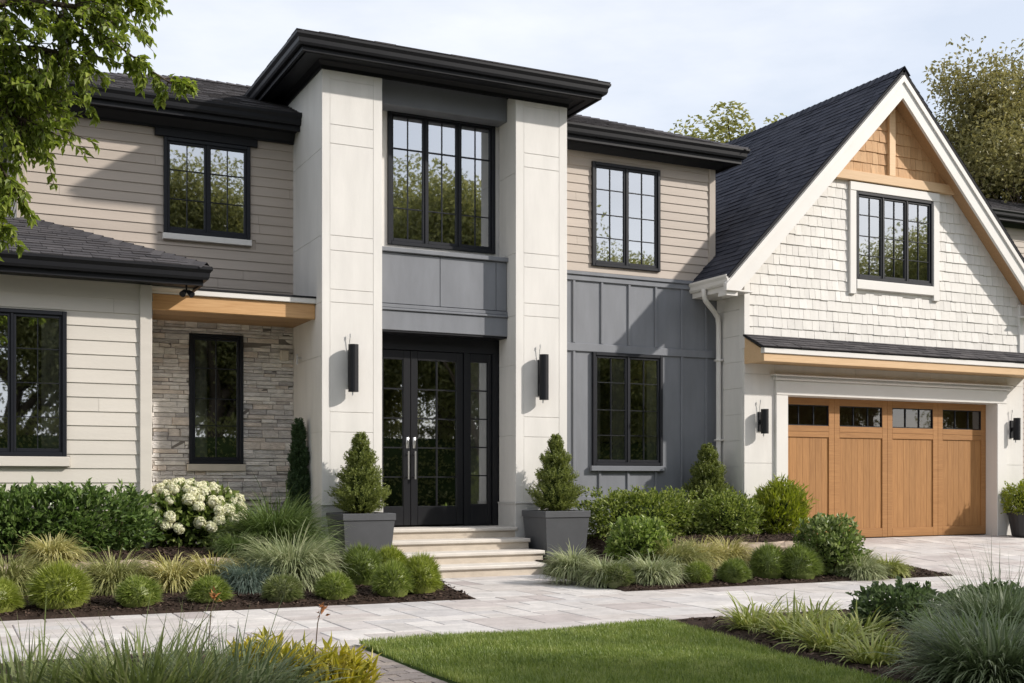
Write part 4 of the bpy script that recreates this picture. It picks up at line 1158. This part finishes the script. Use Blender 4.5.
# hedges and leafy shrubs
def shrub(name, label, loc, rad, p, n, cols, seed, ls, lw, cat='shrub', lump=.1, tops=0, group=None, zc=None, up=.35, shell=.62, toplen=.14, lumpf=3.0):
    t = thing(name, label, cat, loc, 0, group)
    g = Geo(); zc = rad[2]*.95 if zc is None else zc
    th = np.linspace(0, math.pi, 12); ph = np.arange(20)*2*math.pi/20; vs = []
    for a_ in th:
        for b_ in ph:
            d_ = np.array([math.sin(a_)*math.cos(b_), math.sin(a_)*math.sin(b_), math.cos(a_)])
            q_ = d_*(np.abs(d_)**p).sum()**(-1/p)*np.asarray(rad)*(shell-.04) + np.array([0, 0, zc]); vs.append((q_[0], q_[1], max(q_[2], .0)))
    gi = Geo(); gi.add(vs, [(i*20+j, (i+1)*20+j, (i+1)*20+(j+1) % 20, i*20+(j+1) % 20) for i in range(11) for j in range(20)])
    obj('shade_core', gi, M['inner'], t, local=True, smooth=True)
    leafy(g, n, rad, p, zc, ls, lw, shell, lump, seed, up, lumpf=lumpf)
    r = np.random.default_rng(seed+100)
    if tops:
        b = np.stack([r.uniform(-rad[0]*.92, rad[0]*.92, tops), r.uniform(-rad[1]*.8, rad[1]*.8, tops), np.full(tops, zc+rad[2]*.86)], 1)
        if p < 3: b[:, 2] = zc + rad[2]*.9*np.sqrt((1-(b[:, 0]/rad[0])**2-(b[:, 1]/rad[1])**2).clip(.05))
        sprigs(g, b, np.stack([r.normal(0, .35, tops), r.normal(0, .35, tops), np.ones(tops)], 1), toplen*r.uniform(.5, 1.3, tops), 9, ls, lw, r)
    obj('foliage', g, LM[cols], t, local=True)
    g = Geo()
    g.tube([(-rad[0]*.66, 0, .0), (rad[0]*.66, 0, .0)], .012, 5)
    for i in range(max(6, int(rad[0]*10))):
        x, y = r.uniform(-rad[0]*.8, rad[0]*.8), r.uniform(-rad[1]*.6, rad[1]*.6)
        g.tube([(x*.8, 0, .0), (x, y, zc*.6), (x*1.05+r.normal(0, .03), y*1.05, zc+rad[2]*.4)], [.012, .009, .004], 5)
    obj('stems', g, M['twig'], t, local=True)
    return t
shrub('hedge', 'glossy dark green clipped laurel hedge below the cream siding', (.98, 14.42, .35), (1.21, .36, .38), 4.5, 8200, 'laurel', 21, .092, .042, 'hedge', .10, 90, shell=.60)
shrub('hedge', 'long light green boxwood hedge under the grey wall window', (9.42, 14.78, .34), (.98, .42, .35), 3.6, 8000, 'boxwood', 22, .062, .032, 'hedge', .12, 70, shell=.58)
shrub('hedge', 'shorter light green boxwood hedge between the long hedge and the lime grass', (10.76, 14.50, .34), (.48, .42, .34), 2.8, 4400, 'boxwood', 23, .060, .030, 'hedge', .12, 34, shell=.58)
shrub('bush', 'round bright green bush on the right bed beside the planter', (7.98, 12.62, .10), (.385, .38, .335), 2.2, 2300, 'bush', 24, .078, .050, 'bush', .10, 10, shell=.58, toplen=.06)
shrub('bush', 'round speckled leafy bush in front of the garage door', (10.20, 11.62, .05), (.37, .38, .345), 2.2, 2100, 'bush_v', 25, .078, .046, 'bush', .17, 30, shell=.60, toplen=.14)
# hydrangea with its flower heads
hy = shrub('hydrangea', 'hydrangea bush covered with creamy white flower heads before the stone wall', (2.86, 15.05, .39), (.60, .46, .42), 2.4, 2300, 'hydra', 26, .105, .068, 'hydrangea', .08, 0, zc=.36, shell=.72)
g = Geo(); rr = np.random.default_rng(5); n = 150
d = norm(rr.normal(0, 1, (n, 3))); d[:, 2] = np.abs(d[:, 2])*1.0 - .25*(d[:, 2] < 0); d = norm(d)
leaves(g, d*.056*rr.uniform(.85, 1.1, n)[:, None], norm(np.cross(d, rr.normal(0, 1, (n, 3)))), d, .030, .028, .2)
core(g, .05, .05, .05, 0, 8, 5)
fm = g.mesh('flower_head'); fm.materials.append(LM['petal'])
rr = np.random.default_rng(41); pts = []
tries = 0
while len(pts) < 58 and tries < 4000:
    tries += 1
    v = norm(rr.normal(0, 1, 3)); v[1] = -abs(v[1])*rr.choice([1, 1, 1, -1]); 
    if v[2] < -.25 or (v[2] < .25 and rr.random() < .55): continue
    k = (np.abs(v)**2.4).sum()**(-1/2.4)
    p_ = v*k*np.array([.62, .48, .44])*1.02 + np.array([0, 0, .36])
    if all(np.linalg.norm(p_-q_) > .098 for q_ in pts): pts.append(p_)
for p_ in pts:
    o = bpy.data.objects.new('flower_head', fm); COL.objects.link(o); o.parent = hy
    o.location = p_; o.rotation_euler = (rr.normal(0, .5), rr.normal(0, .5), rr.uniform(0, 6)); o.scale = (rr.uniform(.85, 1.5),)*3

# round grass mounds at the front of the beds (centre = front foot + radius)
MM = {}
for key, (n, rad, h, col, w) in {'mid': (2600, .235, .30, 'mound', .0085), 'yel': (3300, .31, .42, 'mound_y', .009), 'drk': (3000, .27, .42, 'mound_d', .008), 'pal': (2500, .235, .29, 'fgrass', .0085)}.items():
    MM[key] = [mound_mesh('grass_mound', n, rad, h, LM[col], w, 50+k) for k in range(2)]
SZ = {'mid': .235, 'yel': .31, 'drk': .27, 'pal': .235}
def mound(i, key, x, y, width, hgt, label, grp):
    me = MM[key][i % 2]; rad = width/2
    o = bpy.data.objects.new('grass_mound', me); COL.objects.link(o)
    o.location = (x + rad*.20, y + rad*.95, bedz(x, y+rad) - .01); s = rad/SZ[key]; hz = hgt/{'mid': .30, 'yel': .42, 'drk': .42, 'pal': .29}[key]
    o.scale = (s, s, hz); o.rotation_euler = (0, 0, i*1.7)
    tag(o, label, 'grass mound', grp)
ML = 'clipped round grass mounds along the left bed'; MR = 'clipped round grass mounds along the right bed'
mound(0, 'yel', .95, 11.42, .60, .44, 'large yellow green grass mound near the left end of the left bed front row', ML)
mound(1, 'yel', .42, 11.42, .46, .31, 'grass mound cut by the left picture edge in the left bed', ML)
mound(2, 'mid', 1.66, 11.42, .46, .29, 'second small green mound from the left, in front of the olive grass clump', ML)
mound(3, 'mid', 2.34, 11.42, .44, .27, 'small green mound in front of the cream striped grass', ML)
mound(4, 'pal', 3.04, 11.32, .44, .27, 'small mound below the large pale fountain grass, right of the blue fescue', ML)
mound(5, 'mid', 3.58, 11.32, .42, .28, 'small green mound just left of the mound cluster by the steps', ML)
mound(6, 'drk', 4.12, 12.05, .52, .45, 'dark green mound at the back left of the cluster by the planter', ML)
mound(7, 'mid', 4.22, 11.34, .46, .37, 'round green mound at the front of the cluster by the steps', ML)
mound(8, 'yel', 4.56, 11.40, .46, .43, 'tall yellow green mound at the right end of the left bed', ML)
mound(9, 'yel', 4.52, 12.25, .50, .40, 'bright green mound half hidden behind the others below the steps', ML)
mound(10, 'pal', 6.98, 11.36, .40, .26, 'small striped green mound nearest the walk corner of the right bed', MR)
mound(11, 'mid', 8.02, 11.28, .36, .26, 'smallest green mound at the middle front of the right bed', MR)
mound(12, 'drk', 8.50, 11.20, .43, .29, 'neat dark green ball mound right of the smallest one in the right bed', MR)
mound(13, 'drk', 9.16, 11.36, .52, .43, 'larger dark green mound, left one of the touching pair by the speckled bush', MR)
mound(14, 'drk', 9.50, 11.18, .58, .43, 'larger dark green mound touching the speckled bush, right one of the pair', MR)

# ornamental grasses
def tuft(name, label, loc, parts, cat='ornamental grass', group=None, seed=1, cols=None):
    t = thing(name, label, cat, loc, 0, group); r = np.random.default_rng(seed)
    g = Geo()
    for (n, h, rb, sp, wd, dr) in parts: blades(g, n, h, rb, sp, wd, 5, dr, .16, r)
    obj('blades', g, LM[cols], t, local=True)
    return t
OG = 'ornamental grasses in the left bed'; OR = 'ornamental grasses in the right bed'
def og(name, label, x, y, w, h, cols, n, wd, seed, grp, z=None, droop=1.5, cat='ornamental grass', sp=1.0):
    rad = w/2
    return tuft(name, label, (x+rad*.25, y+rad*.90, (bedz(x, y+rad) if z is None else z)-.01),
         [(int(n*1.15), max(h*1.05, rad*1.12), rad*.32, sp*1.2, wd*1.1, droop*1.2), (int(n*1.0), max(h*.82, rad*1.05), rad*.40, sp*1.45, wd*1.1, droop*1.3)], cat, grp, seed, cols)
og('fountain_grass', 'olive grass clump at the far left behind the mounds', .50, 12.35, .85, .40, 'olive', 900, .008, 61, OG)
og('fountain_grass', 'olive grass clump behind the second small mound from the left', 1.50, 12.20, .80, .42, 'olive', 900, .008, 62, OG)
og('striped_grass', 'cream and yellow striped grass at the left of the cream pair', 2.12, 12.28, .60, .40, 'cream', 560, .012, 63, OG)
og('striped_grass', 'cream and yellow striped grass next to the blue fescue', 2.55, 12.40, .58, .40, 'cream', 520, .012, 64, OG)
og('blue_fescue', 'blue green fescue clump in the left bed', 2.84, 12.00, .62, .36, 'blue', 1300, .006, 65, OG, sp=1.1)
og('striped_grass', 'large pale striped fountain grass in the left bed', 3.32, 12.10, 1.10, .56, 'pale', 1500, .009, 66, OG)
og('fountain_grass', 'tall dark green fountain grass beside the left planter', 3.45, 13.20, 1.15, .68, 'dkgrass', 1700, .009, 67, OG, droop=1.2)
og('fountain_grass', 'small dark grass tuft between hydrangea and fescue', 2.95, 13.05, .42, .30, 'dkgrass', 500, .007, 68, OG)
og('fountain_grass', 'dry olive tuft in front of the hedge stones at the far left', .98, 12.85, .60, .30, 'cream', 420, .009, 69, OG)
og('striped_grass', 'pale striped grass at the foot of the right planter', 6.80, 12.12, .56, .38, 'pale', 850, .008, 71, OR)
og('striped_grass', 'pale striped grass between the planter tuft and the small striped mound', 6.95, 11.62, .52, .32, 'pale', 750, .008, 72, OR)
og('striped_grass', 'spreading pale striped grass in front of the round bright bush', 7.45, 11.36, .64, .36, 'pale', 900, .009, 73, OR)
og('fountain_grass', 'pale olive fountain grass behind the smallest mound of the right bed', 8.22, 12.00, .78, .48, 'olive', 1300, .007, 74, OR)
og('golden_grass', 'golden tufted grass behind the dark ball mound', 8.82, 12.35, .60, .42, 'cream', 800, .009, 75, OR)
og('golden_grass', 'golden tufted grass behind the touching pair of mounds', 9.35, 12.45, .62, .40, 'cream', 800, .009, 76, OR)
og('golden_grass', 'golden tuft left behind the speckled bush', 10.15, 12.85, .62, .34, 'cream', 650, .009, 77, OR, z=.10)
og('striped_grass', 'pale striped tuft at the right end of the right bed, beside the speckled bush', 10.38, 11.10, .52, .33, 'pale', 750, .008, 78, OR)
og('striped_grass', 'yellowish striped tuft at the driveway tip of the right bed', 10.92, 11.20, .46, .28, 'lirio', 620, .008, 79, OR)
og('striped_grass', 'yellowish striped tuft behind the two tufts at the driveway tip', 10.75, 11.55, .46, .32, 'lirio', 620, .008, 80, OR)
shrub('lime_shrub', 'rounded yellow green shrub with narrow leaves left of the garage door', (11.78, 14.55, .30), (.42, .40, .42), 2.3, 3600, 'lime', 81, .125, .022, 'shrub', .10, 44, zc=.42, up=.9, shell=.55, toplen=.16)

# edging stones
def boulder(label, loc, sx, sy, sz, seed):
    r = np.random.default_rng(seed); g = Geo(); k, q = 14, 9
    th = np.linspace(0, math.pi, q); ph = np.arange(k)*2*math.pi/k; vs = []
    o = r.uniform(0, 6, 6)
    for t in th:
        for p in ph:
            d = np.array([math.sin(t)*math.cos(p), math.sin(t)*math.sin(p), math.cos(t)])
            kk = (np.abs(d)**4).sum()**(-.25); l = 1+.10*math.sin(3*p+o[0])*math.sin(t)+.07*math.sin(5*p+2*t+o[1])+.05*math.sin(4*t+o[2])
            vs.append(d*kk*l*np.array([sx, sy, sz]))
    g.add(vs, [(i*k+j, (i+1)*k+j, (i+1)*k+(j+1) % k, i*k+(j+1) % k) for i in range(q-1) for j in range(k)])
    o = obj('edging_stone', g, M['boulder']); o.location = loc; o.rotation_euler = (0, 0, r.uniform(-.15, .15))
    tag(o, label, 'stone', 'brown edging stones of the raised beds')
for i, (x, y, sx, lb) in enumerate([(.55, 13.0, .30, 'brown edging stone at the far left below the laurel hedge'), (1.22, 12.98, .32, 'brown edging stone below the middle of the laurel hedge'), (1.86, 13.02, .28, 'brown edging stone below the right end of the laurel hedge'), (2.72, 13.0, .30, 'brown edging stone in front of the hydrangea'),
      (8.75, 13.0, .28, 'brown edging stone behind the round bright bush'), (9.35, 13.02, .30, 'brown edging stone below the long boxwood hedge'), (9.98, 13.0, .30, 'brown edging stone below the joint of the boxwood hedges'), (10.62, 13.02, .30, 'brown edging stone below the shorter boxwood hedge'), (11.22, 13.05, .26, 'brown edging stone left of the speckled bush near the lime grass')]):
    boulder(lb, (x, y, bedz(x, 12.9)+.10), sx, .13, .13, 90+i)

# potted shrub right of the garage
t = thing('flower_pot', 'dark round pot with a leafy shrub right of the garage door', 'pot', (17.42, 14.72, .222))
g = Geo(); ang = np.arange(24)*2*math.pi/24
prof = [(.0, 0), (.20, 0), (.24, .05), (.30, .40), (.315, .40), (.32, .46), (.27, .46), (.265, .40), (0, .40)]
vs = [(q*math.cos(a), q*math.sin(a), z) for q, z in prof for a in ang]
g.add(vs, [(i*24+j, i*24+(j+1) % 24, (i+1)*24+(j+1) % 24, (i+1)*24+j) for i in range(len(prof)-1) for j in range(24)])
obj('body', g, M['pot'], t, local=True, smooth=False)
shrub('potted_shrub', 'light green leafy shrub growing in the dark pot right of the garage', (17.42, 14.72, .60), (.38, .36, .30), 2.2, 2600, 'lime', 31, .06, .028, 'shrub', .12, 20, zc=.28)

# ---- foreground plants
FG = 'tall foreground grasses at the lower left'
tuft('tall_grass', 'leftmost tall wispy green grass in the lower left foreground', (.36, 5.75, .02), [(1150, .47, .24, .85, .0125, 1.1), (420, .40, .25, 1.1, .0125, 1.4), (40, .60, .15, .4, .006, .5)], 'tall grass', FG, 101, 'fgrass')
tuft('tall_grass', 'middle tall wispy green grass in the lower left foreground', (.84, 5.62, .02), [(1200, .50, .26, .78, .0125, 1.0), (420, .42, .25, 1.1, .0125, 1.4), (46, .66, .15, .4, .006, .5)], 'tall grass', FG, 102, 'fgrass')
tuft('tall_grass', 'bluish tall grass right of the other two in the lower left foreground', (1.22, 5.62, .02), [(1150, .47, .24, .90, .0115, 1.2), (420, .40, .25, 1.1, .0115, 1.5), (36, .60, .15, .4, .006, .5)], 'tall grass', FG, 103, 'bluegr')
YG = 'golden foliage plants by the brick path'
def bladeleaf(name, label, loc, n, h, rb, sp, wd, dr, cols, seed, cat, grp):
    t = thing(name, label, cat, loc, 0, grp); r = np.random.default_rng(seed); g = Geo()
    blades(g, n, h, rb, sp, wd, 4, dr, .25, r); obj('leaves', g, LM[cols], t, local=True); return t
shrub('golden_plant', 'larger golden yellow leafed plant left of the brick path', (1.56, 6.05, .02), (.25, .22, .16), 2.2, 1300, 'yellow', 111, .10, .024, 'golden plant', .12, 22, YG, zc=.16, up=.45, shell=.45, toplen=.10)
shrub('golden_plant', 'smaller golden yellow leafed plant at the brick path edge', (1.84, 5.92, .02), (.21, .20, .14), 2.2, 1000, 'yellow', 112, .095, .023, 'golden plant', .12, 16, YG, zc=.13, up=.45, shell=.45, toplen=.09)
LG = 'striped liriope clumps along the lawn edge'
for i, (x, y, n, h, lb) in enumerate([(5.98, 7.70, 230, .27, 'striped yellow green clump nearest the walkway beside the lawn'), (6.34, 7.42, 230, .27, 'striped yellow green clump behind the walkway side one'), (5.90, 7.12, 250, .28, 'striped yellow green clump in the middle of the row beside the lawn'), (6.30, 6.85, 230, .27, 'striped yellow green clump between the row and the dark ground cover'), (5.74, 6.52, 250, .28, 'striped yellow green clump next to the large bluish grass'), (5.62, 5.98, 210, .24, 'last striped clump of the row at the lower right lawn edge')]):
    bladeleaf('liriope', lb, (x, y, .02), n, h, .14, 1.05, .015, 1.35, 'lirio', 120+i, 'liriope', LG)
for i, (x, y, sx, n, lb) in enumerate([(7.40, 7.50, .44, 1900, 'dark green leafy ground cover plant beside the walkway at right'), (8.15, 7.15, .46, 1700, 'dark green leafy ground cover plant behind the large bluish grass')]):
    shrub('ground_cover_plant', lb, (x, y, .02), (sx, .38, .18), 2.2, n, 'cover', 131+i, .060, .044, 'ground cover', .12, 14, zc=.12, toplen=.08)
BG = 'large bluish foreground grasses at the lower right'
tuft('blue_grass', 'large bluish green arching grass in the lower right corner', (5.58, 4.95, .02), [(1500, .47, .20, .95, .0105, 1.4), (650, .40, .26, 1.3, .0105, 1.6)], 'tall grass', BG, 141, 'bluegr')
tuft('blue_grass', 'bluish grass with thin seed heads behind the large one at the right edge', (7.15, 6.25, .02), [(1300, .48, .24, .9, .010, 1.3), (110, .66, .2, .55, .0035, .5)], 'tall grass', BG, 142, 'bluegr')
tuft('blue_grass', 'dark arching grass between the large bluish grass and the ground cover', (6.35, 5.9, .02), [(1100, .36, .22, 1.0, .008, 1.3)], 'tall grass', BG, 143, 'dkgrass')
for x, y, h, lb in ((1.28, 6.35, .62, 'dry flower stalk with a rusty tip left of the golden plants'), (1.75, 5.95, .56, 'dry flower stalk with a rusty tip rising from the golden plants')):
    t = thing('flower_stalk', lb, 'flower stalk', (x, y, .02), 0, 'dry flower stalks')
    g = Geo(); g.tube([(0, 0, 0), (.012, 0, h*.5), (.03, .01, h*.85), (.055, .02, h)], [.004, .0035, .003, .002], 5); obj('stem', g, M['twig'], t, local=True)
    g = Geo(); rr = np.random.default_rng(int(h*100)); P = np.array([.05, .018, h*.96]) + rr.normal(0, .012, (16, 3))
    leaves(g, P, rr.normal(0, 1, (16, 3))+np.array([.4, 0, .8]), rr.normal(0, 1, (16, 3)), .035, .014)
    obj('flower_head', g, M['rust'], t, local=True)

# ================================================================== TREES
def skeleton(r, p, d, L, rad, lev, maxlev, out, tips, spread=.6, nb=(3, 4), up=.25):
    n = 4; pts = [np.array(p, float)]; d = np.array(d, float)
    for k in range(n):
        d = norm(d + r.normal(0, .11, 3) + np.array([0, 0, up*.12])); pts.append(pts[-1] + d*L/n)
    out.append((np.array(pts), np.linspace(rad, rad*.55, n+1), lev))
    if lev >= maxlev:
        tips.append((pts[-1], d)); tips.append((pts[2], d)); return
    for i in range(r.integers(nb[0], nb[1]+1)):
        k = r.integers(2, n+1) if i else n
        ax = norm(np.cross(d, r.normal(0, 1, 3)))
        nd = norm(d*(1-spread*.35) + ax*spread*r.uniform(.6, 1.3) + np.array([0, 0, up]))
        skeleton(r, pts[k], nd, L*r.uniform(.62, .82), rad*.55*(1 if k == n else .85), lev+1, maxlev, out, tips, spread, nb, up)
def tree(name, label, loc, H, cols, seed, trunk=.35, maxlev=4, leaf=.13, per=26, rad=.18, cl=.55, spread=.75, cat='tree', group=None, trunk_dir=(0, 0, 1)):
    r = np.random.default_rng(seed); segs, tips = [], []
    skeleton(r, (0, 0, -.1), trunk_dir, H*trunk, rad, 0, maxlev, segs, tips, spread, (3, 4))
    t = thing(name, label, cat, loc, 0, group)
    g = Geo()
    for pts, rd, lev in segs: g.tube(pts, rd, 10 if lev < 2 else 5, cap=False)
    obj('trunk', g, M['bark'], t, local=True, smooth=True)
    T = np.array([q for q, _ in tips]); top = T[:, 2].max(); pass
    g = Geo(); o_ = r.normal(0, 1, (len(T)*per, 3)); o_ *= np.minimum(1, 1.55/np.linalg.norm(o_, axis=1))[:, None]; P = np.repeat(T, per, 0) + o_*cl*.5*np.repeat(r.uniform(.55, 1.15, len(T)), per)[:, None]
    dens = r.uniform(.35, 1, len(T)).repeat(per); keep = r.uniform(0, 1, len(P)) < dens; P = P[keep]
    D = norm(r.normal(0, 1, P.shape) + np.array([0, 0, -.25])); Nn = norm(r.normal(0, .6, P.shape)+np.array([0, 0, 1.]))
    leaves(g, P, D, Nn, leaf*r.uniform(.7, 1.3, len(P)), leaf*.55*r.uniform(.8, 1.2, len(P)))
    obj('crown', g, LM[cols], t, local=True)
    return t, top
tc_, _ = tree('tree', 'yellow green tree top showing above the roofs between the entry and the garage', (23.9, 32.2, 0), 13.0, 'treeC', 202, .36, 4, .14, 420, .26, 1.0)
tc_.scale = (1.4, 1.4, .95)
tr_, _ = tree('tree', 'tall olive brown tree with visible limbs behind the garage at right', (24.5, 23.8, 0), 15.2, 'treeR', 203, .34, 5, .125, 150, .30, .95)
tr_.scale = (1.08, 1.08, 1.03)

# overhanging tree at the upper left: trunk outside the picture, limbs reaching in over the walk
t = thing('tree', 'leafy bright green tree overhanging the upper left corner', 'tree', (-1.7, 9.3, 0))
g = Geo(); r = np.random.default_rng(77)
g.tube([(0, 0, -.1), (.03, .02, 1.5), (.0, .05, 3.0), (.08, .0, 4.4), (.05, -.05, 6.0)], [.17, .14, .12, .09, .04], 10)
limbs = []
def limb(pts, r0, r1):
    g.tube(pts, np.linspace(r0, r1, len(pts)), 6); limbs.append(np.array(pts))
limb([(.05, 0, 3.1), (.7, -.2, 3.9), (1.5, -.4, 4.35), (2.2, -.6, 4.55), (2.75, -.75, 4.52)], .06, .012)
limb([(.05, 0, 3.9), (.8, -.15, 4.6), (1.6, -.35, 4.95), (2.4, -.5, 5.0), (2.9, -.7, 4.75)], .05, .010)
limb([(.02, 0, 2.7), (.7, -.2, 3.3), (1.4, -.3, 3.75), (2.0, -.45, 3.85), (2.35, -.55, 3.70)], .05, .010)
limb([(1.4, -.3, 3.72), (1.8, -.4, 3.65), (2.05, -.5, 3.45), (2.2, -.55, 3.2)], .02, .006)
limb([(1.6, -.35, 3.4), (1.9, -.45, 3.15), (2.08, -.5, 2.98)], .015, .005)
limb([(1.0, -.25, 3.5), (1.5, -.35, 3.4), (1.8, -.42, 3.1), (1.9, -.45, 2.85)], .02, .006)
limb([(.03, 0, 3.3), (.9, -.25, 4.0), (1.7, -.4, 4.2), (2.3, -.55, 4.25), (2.6, -.65, 4.2)], .05, .01)
limb([(.03, 0, 3.0), (1.0, -.2, 3.5), (1.6, -.3, 3.95), (2.3, -.5, 4.0)], .04, .008)
limb([(2.2, -.6, 4.55), (2.75, -.7, 4.35), (3.05, -.8, 4.12), (3.2, -.85, 4.02)], .012, .004)
limb([(0, 0, 4.2), (-.8, .3, 5.0), (-1.4, .5, 5.6)], .05, .01); limb([(0, 0, 3.6), (-.5, -.7, 4.5), (-.8, -1.1, 5.3)], .05, .01); limb([(0, 0, 4.6), (.3, .8, 5.4), (.5, 1.3, 6.0)], .04, .01)
tw = Geo(); lf = Geo()
def spray(p, d, L, nl, droop=.55):
    pts = [np.array(p)]; d = norm(np.array(d, float))
    for k in range(5):
        d = norm(d + np.array([0, 0, -droop*.22]) + r.normal(0, .10, 3)); pts.append(pts[-1]+d*L/5)
    pts = np.array(pts); g.tube(pts, np.linspace(.005, .002, 6), 4, cap=False)
    tt = r.uniform(.15, 1, nl)*5; i = np.minimum(tt.astype(int), 4); P = pts[i] + (pts[i+1]-pts[i])*(tt-i)[:, None]
    ax = norm(pts[i+1]-pts[i]); sdv = norm(np.cross(ax, r.normal(0, 1, (nl, 3))))
    D = norm(ax*.6 + sdv*.75 + np.array([0, 0, -.45])); Nn = norm(r.normal(0, .45, (nl, 3)) + np.array([.25, -.2, 1.0]))
    leaves(lf, P, D, Nn,   .070*r.uniform(.6, 1.25, nl), .037*r.uniform(.75, 1.2, nl), .18, .12)
for li, L in enumerate(limbs):
    nsp = [120, 130, 80, 44, 18, 32, 90, 80, 18, 60, 60, 60][li]
    for _ in range(nsp):
        u = r.uniform(.30 if li < 3 or li in (6, 7) else .1, 1)*(len(L)-1); i = min(int(u), len(L)-2); p = L[i]+(L[i+1]-L[i])*(u-i)
        d = norm(L[i+1]-L[i])*.5 + norm(r.normal(0, 1, 3))*.75 + np.array([.05, 0, -.05])
        spray(p, d, r.uniform(.22, .5) if li not in (3, 4, 5, 8) else r.uniform(.12, .26), r.integers(20, 32))
obj('trunk', g, M['bark'], t, local=True, smooth=True)
obj('crown', lf, LM['maple'], t, local=True)

# trees across the street: they stand behind the viewer, are mirrored in the windows and shade the front lawn
t0, top = tree('street_tree', 'broad green tree across the street mirrored in the windows', (9.6, -13.5, -.07), 15, 'treeF', 210, .20, 4, .115, 1000, .26, 1.5, .95, 'tree', 'street trees mirrored in the windows')
f0 = 1.0
for i, (x, y, top_, rz) in enumerate([(2.2, -14.5, 13.5, 1), (18.6, -13.5, 14.3, 2.2), (26.8, -13.5, 11.6, 3.1), (34.5, -14.5, 11.2, 4), (42, -14, 13.4, 5), (50.5, -15, 12.4, .5), (14, -19, 12.6, 1.9), (31, -20, 11, 2.8), (-5, -17, 13.5, 2.5)]):
    dup(t0, (x, y, -.07), rz, scale=top_/(top+.6))
t0.scale = (13.4/(top+.6),)*3
shrub('reflection_hedge', 'long tall green hedge added out of view to darken the window reflections', (22, -10.5, -.07), (30, .8, 1.7), 5, 50000, 'treeF', 232, .16, .10, 'hedge', .10, 0, shell=.8)  # unseen hedge, added to hide bright sky in the glass reflections
ts, top = tree('shade_tree', 'tall loose tree beside the driveway that shades the front lawn', (15.4, -1.95, -.07), 7.0, 'treeF', 222, .40, 4, .12, 48, .11, .42, .42)
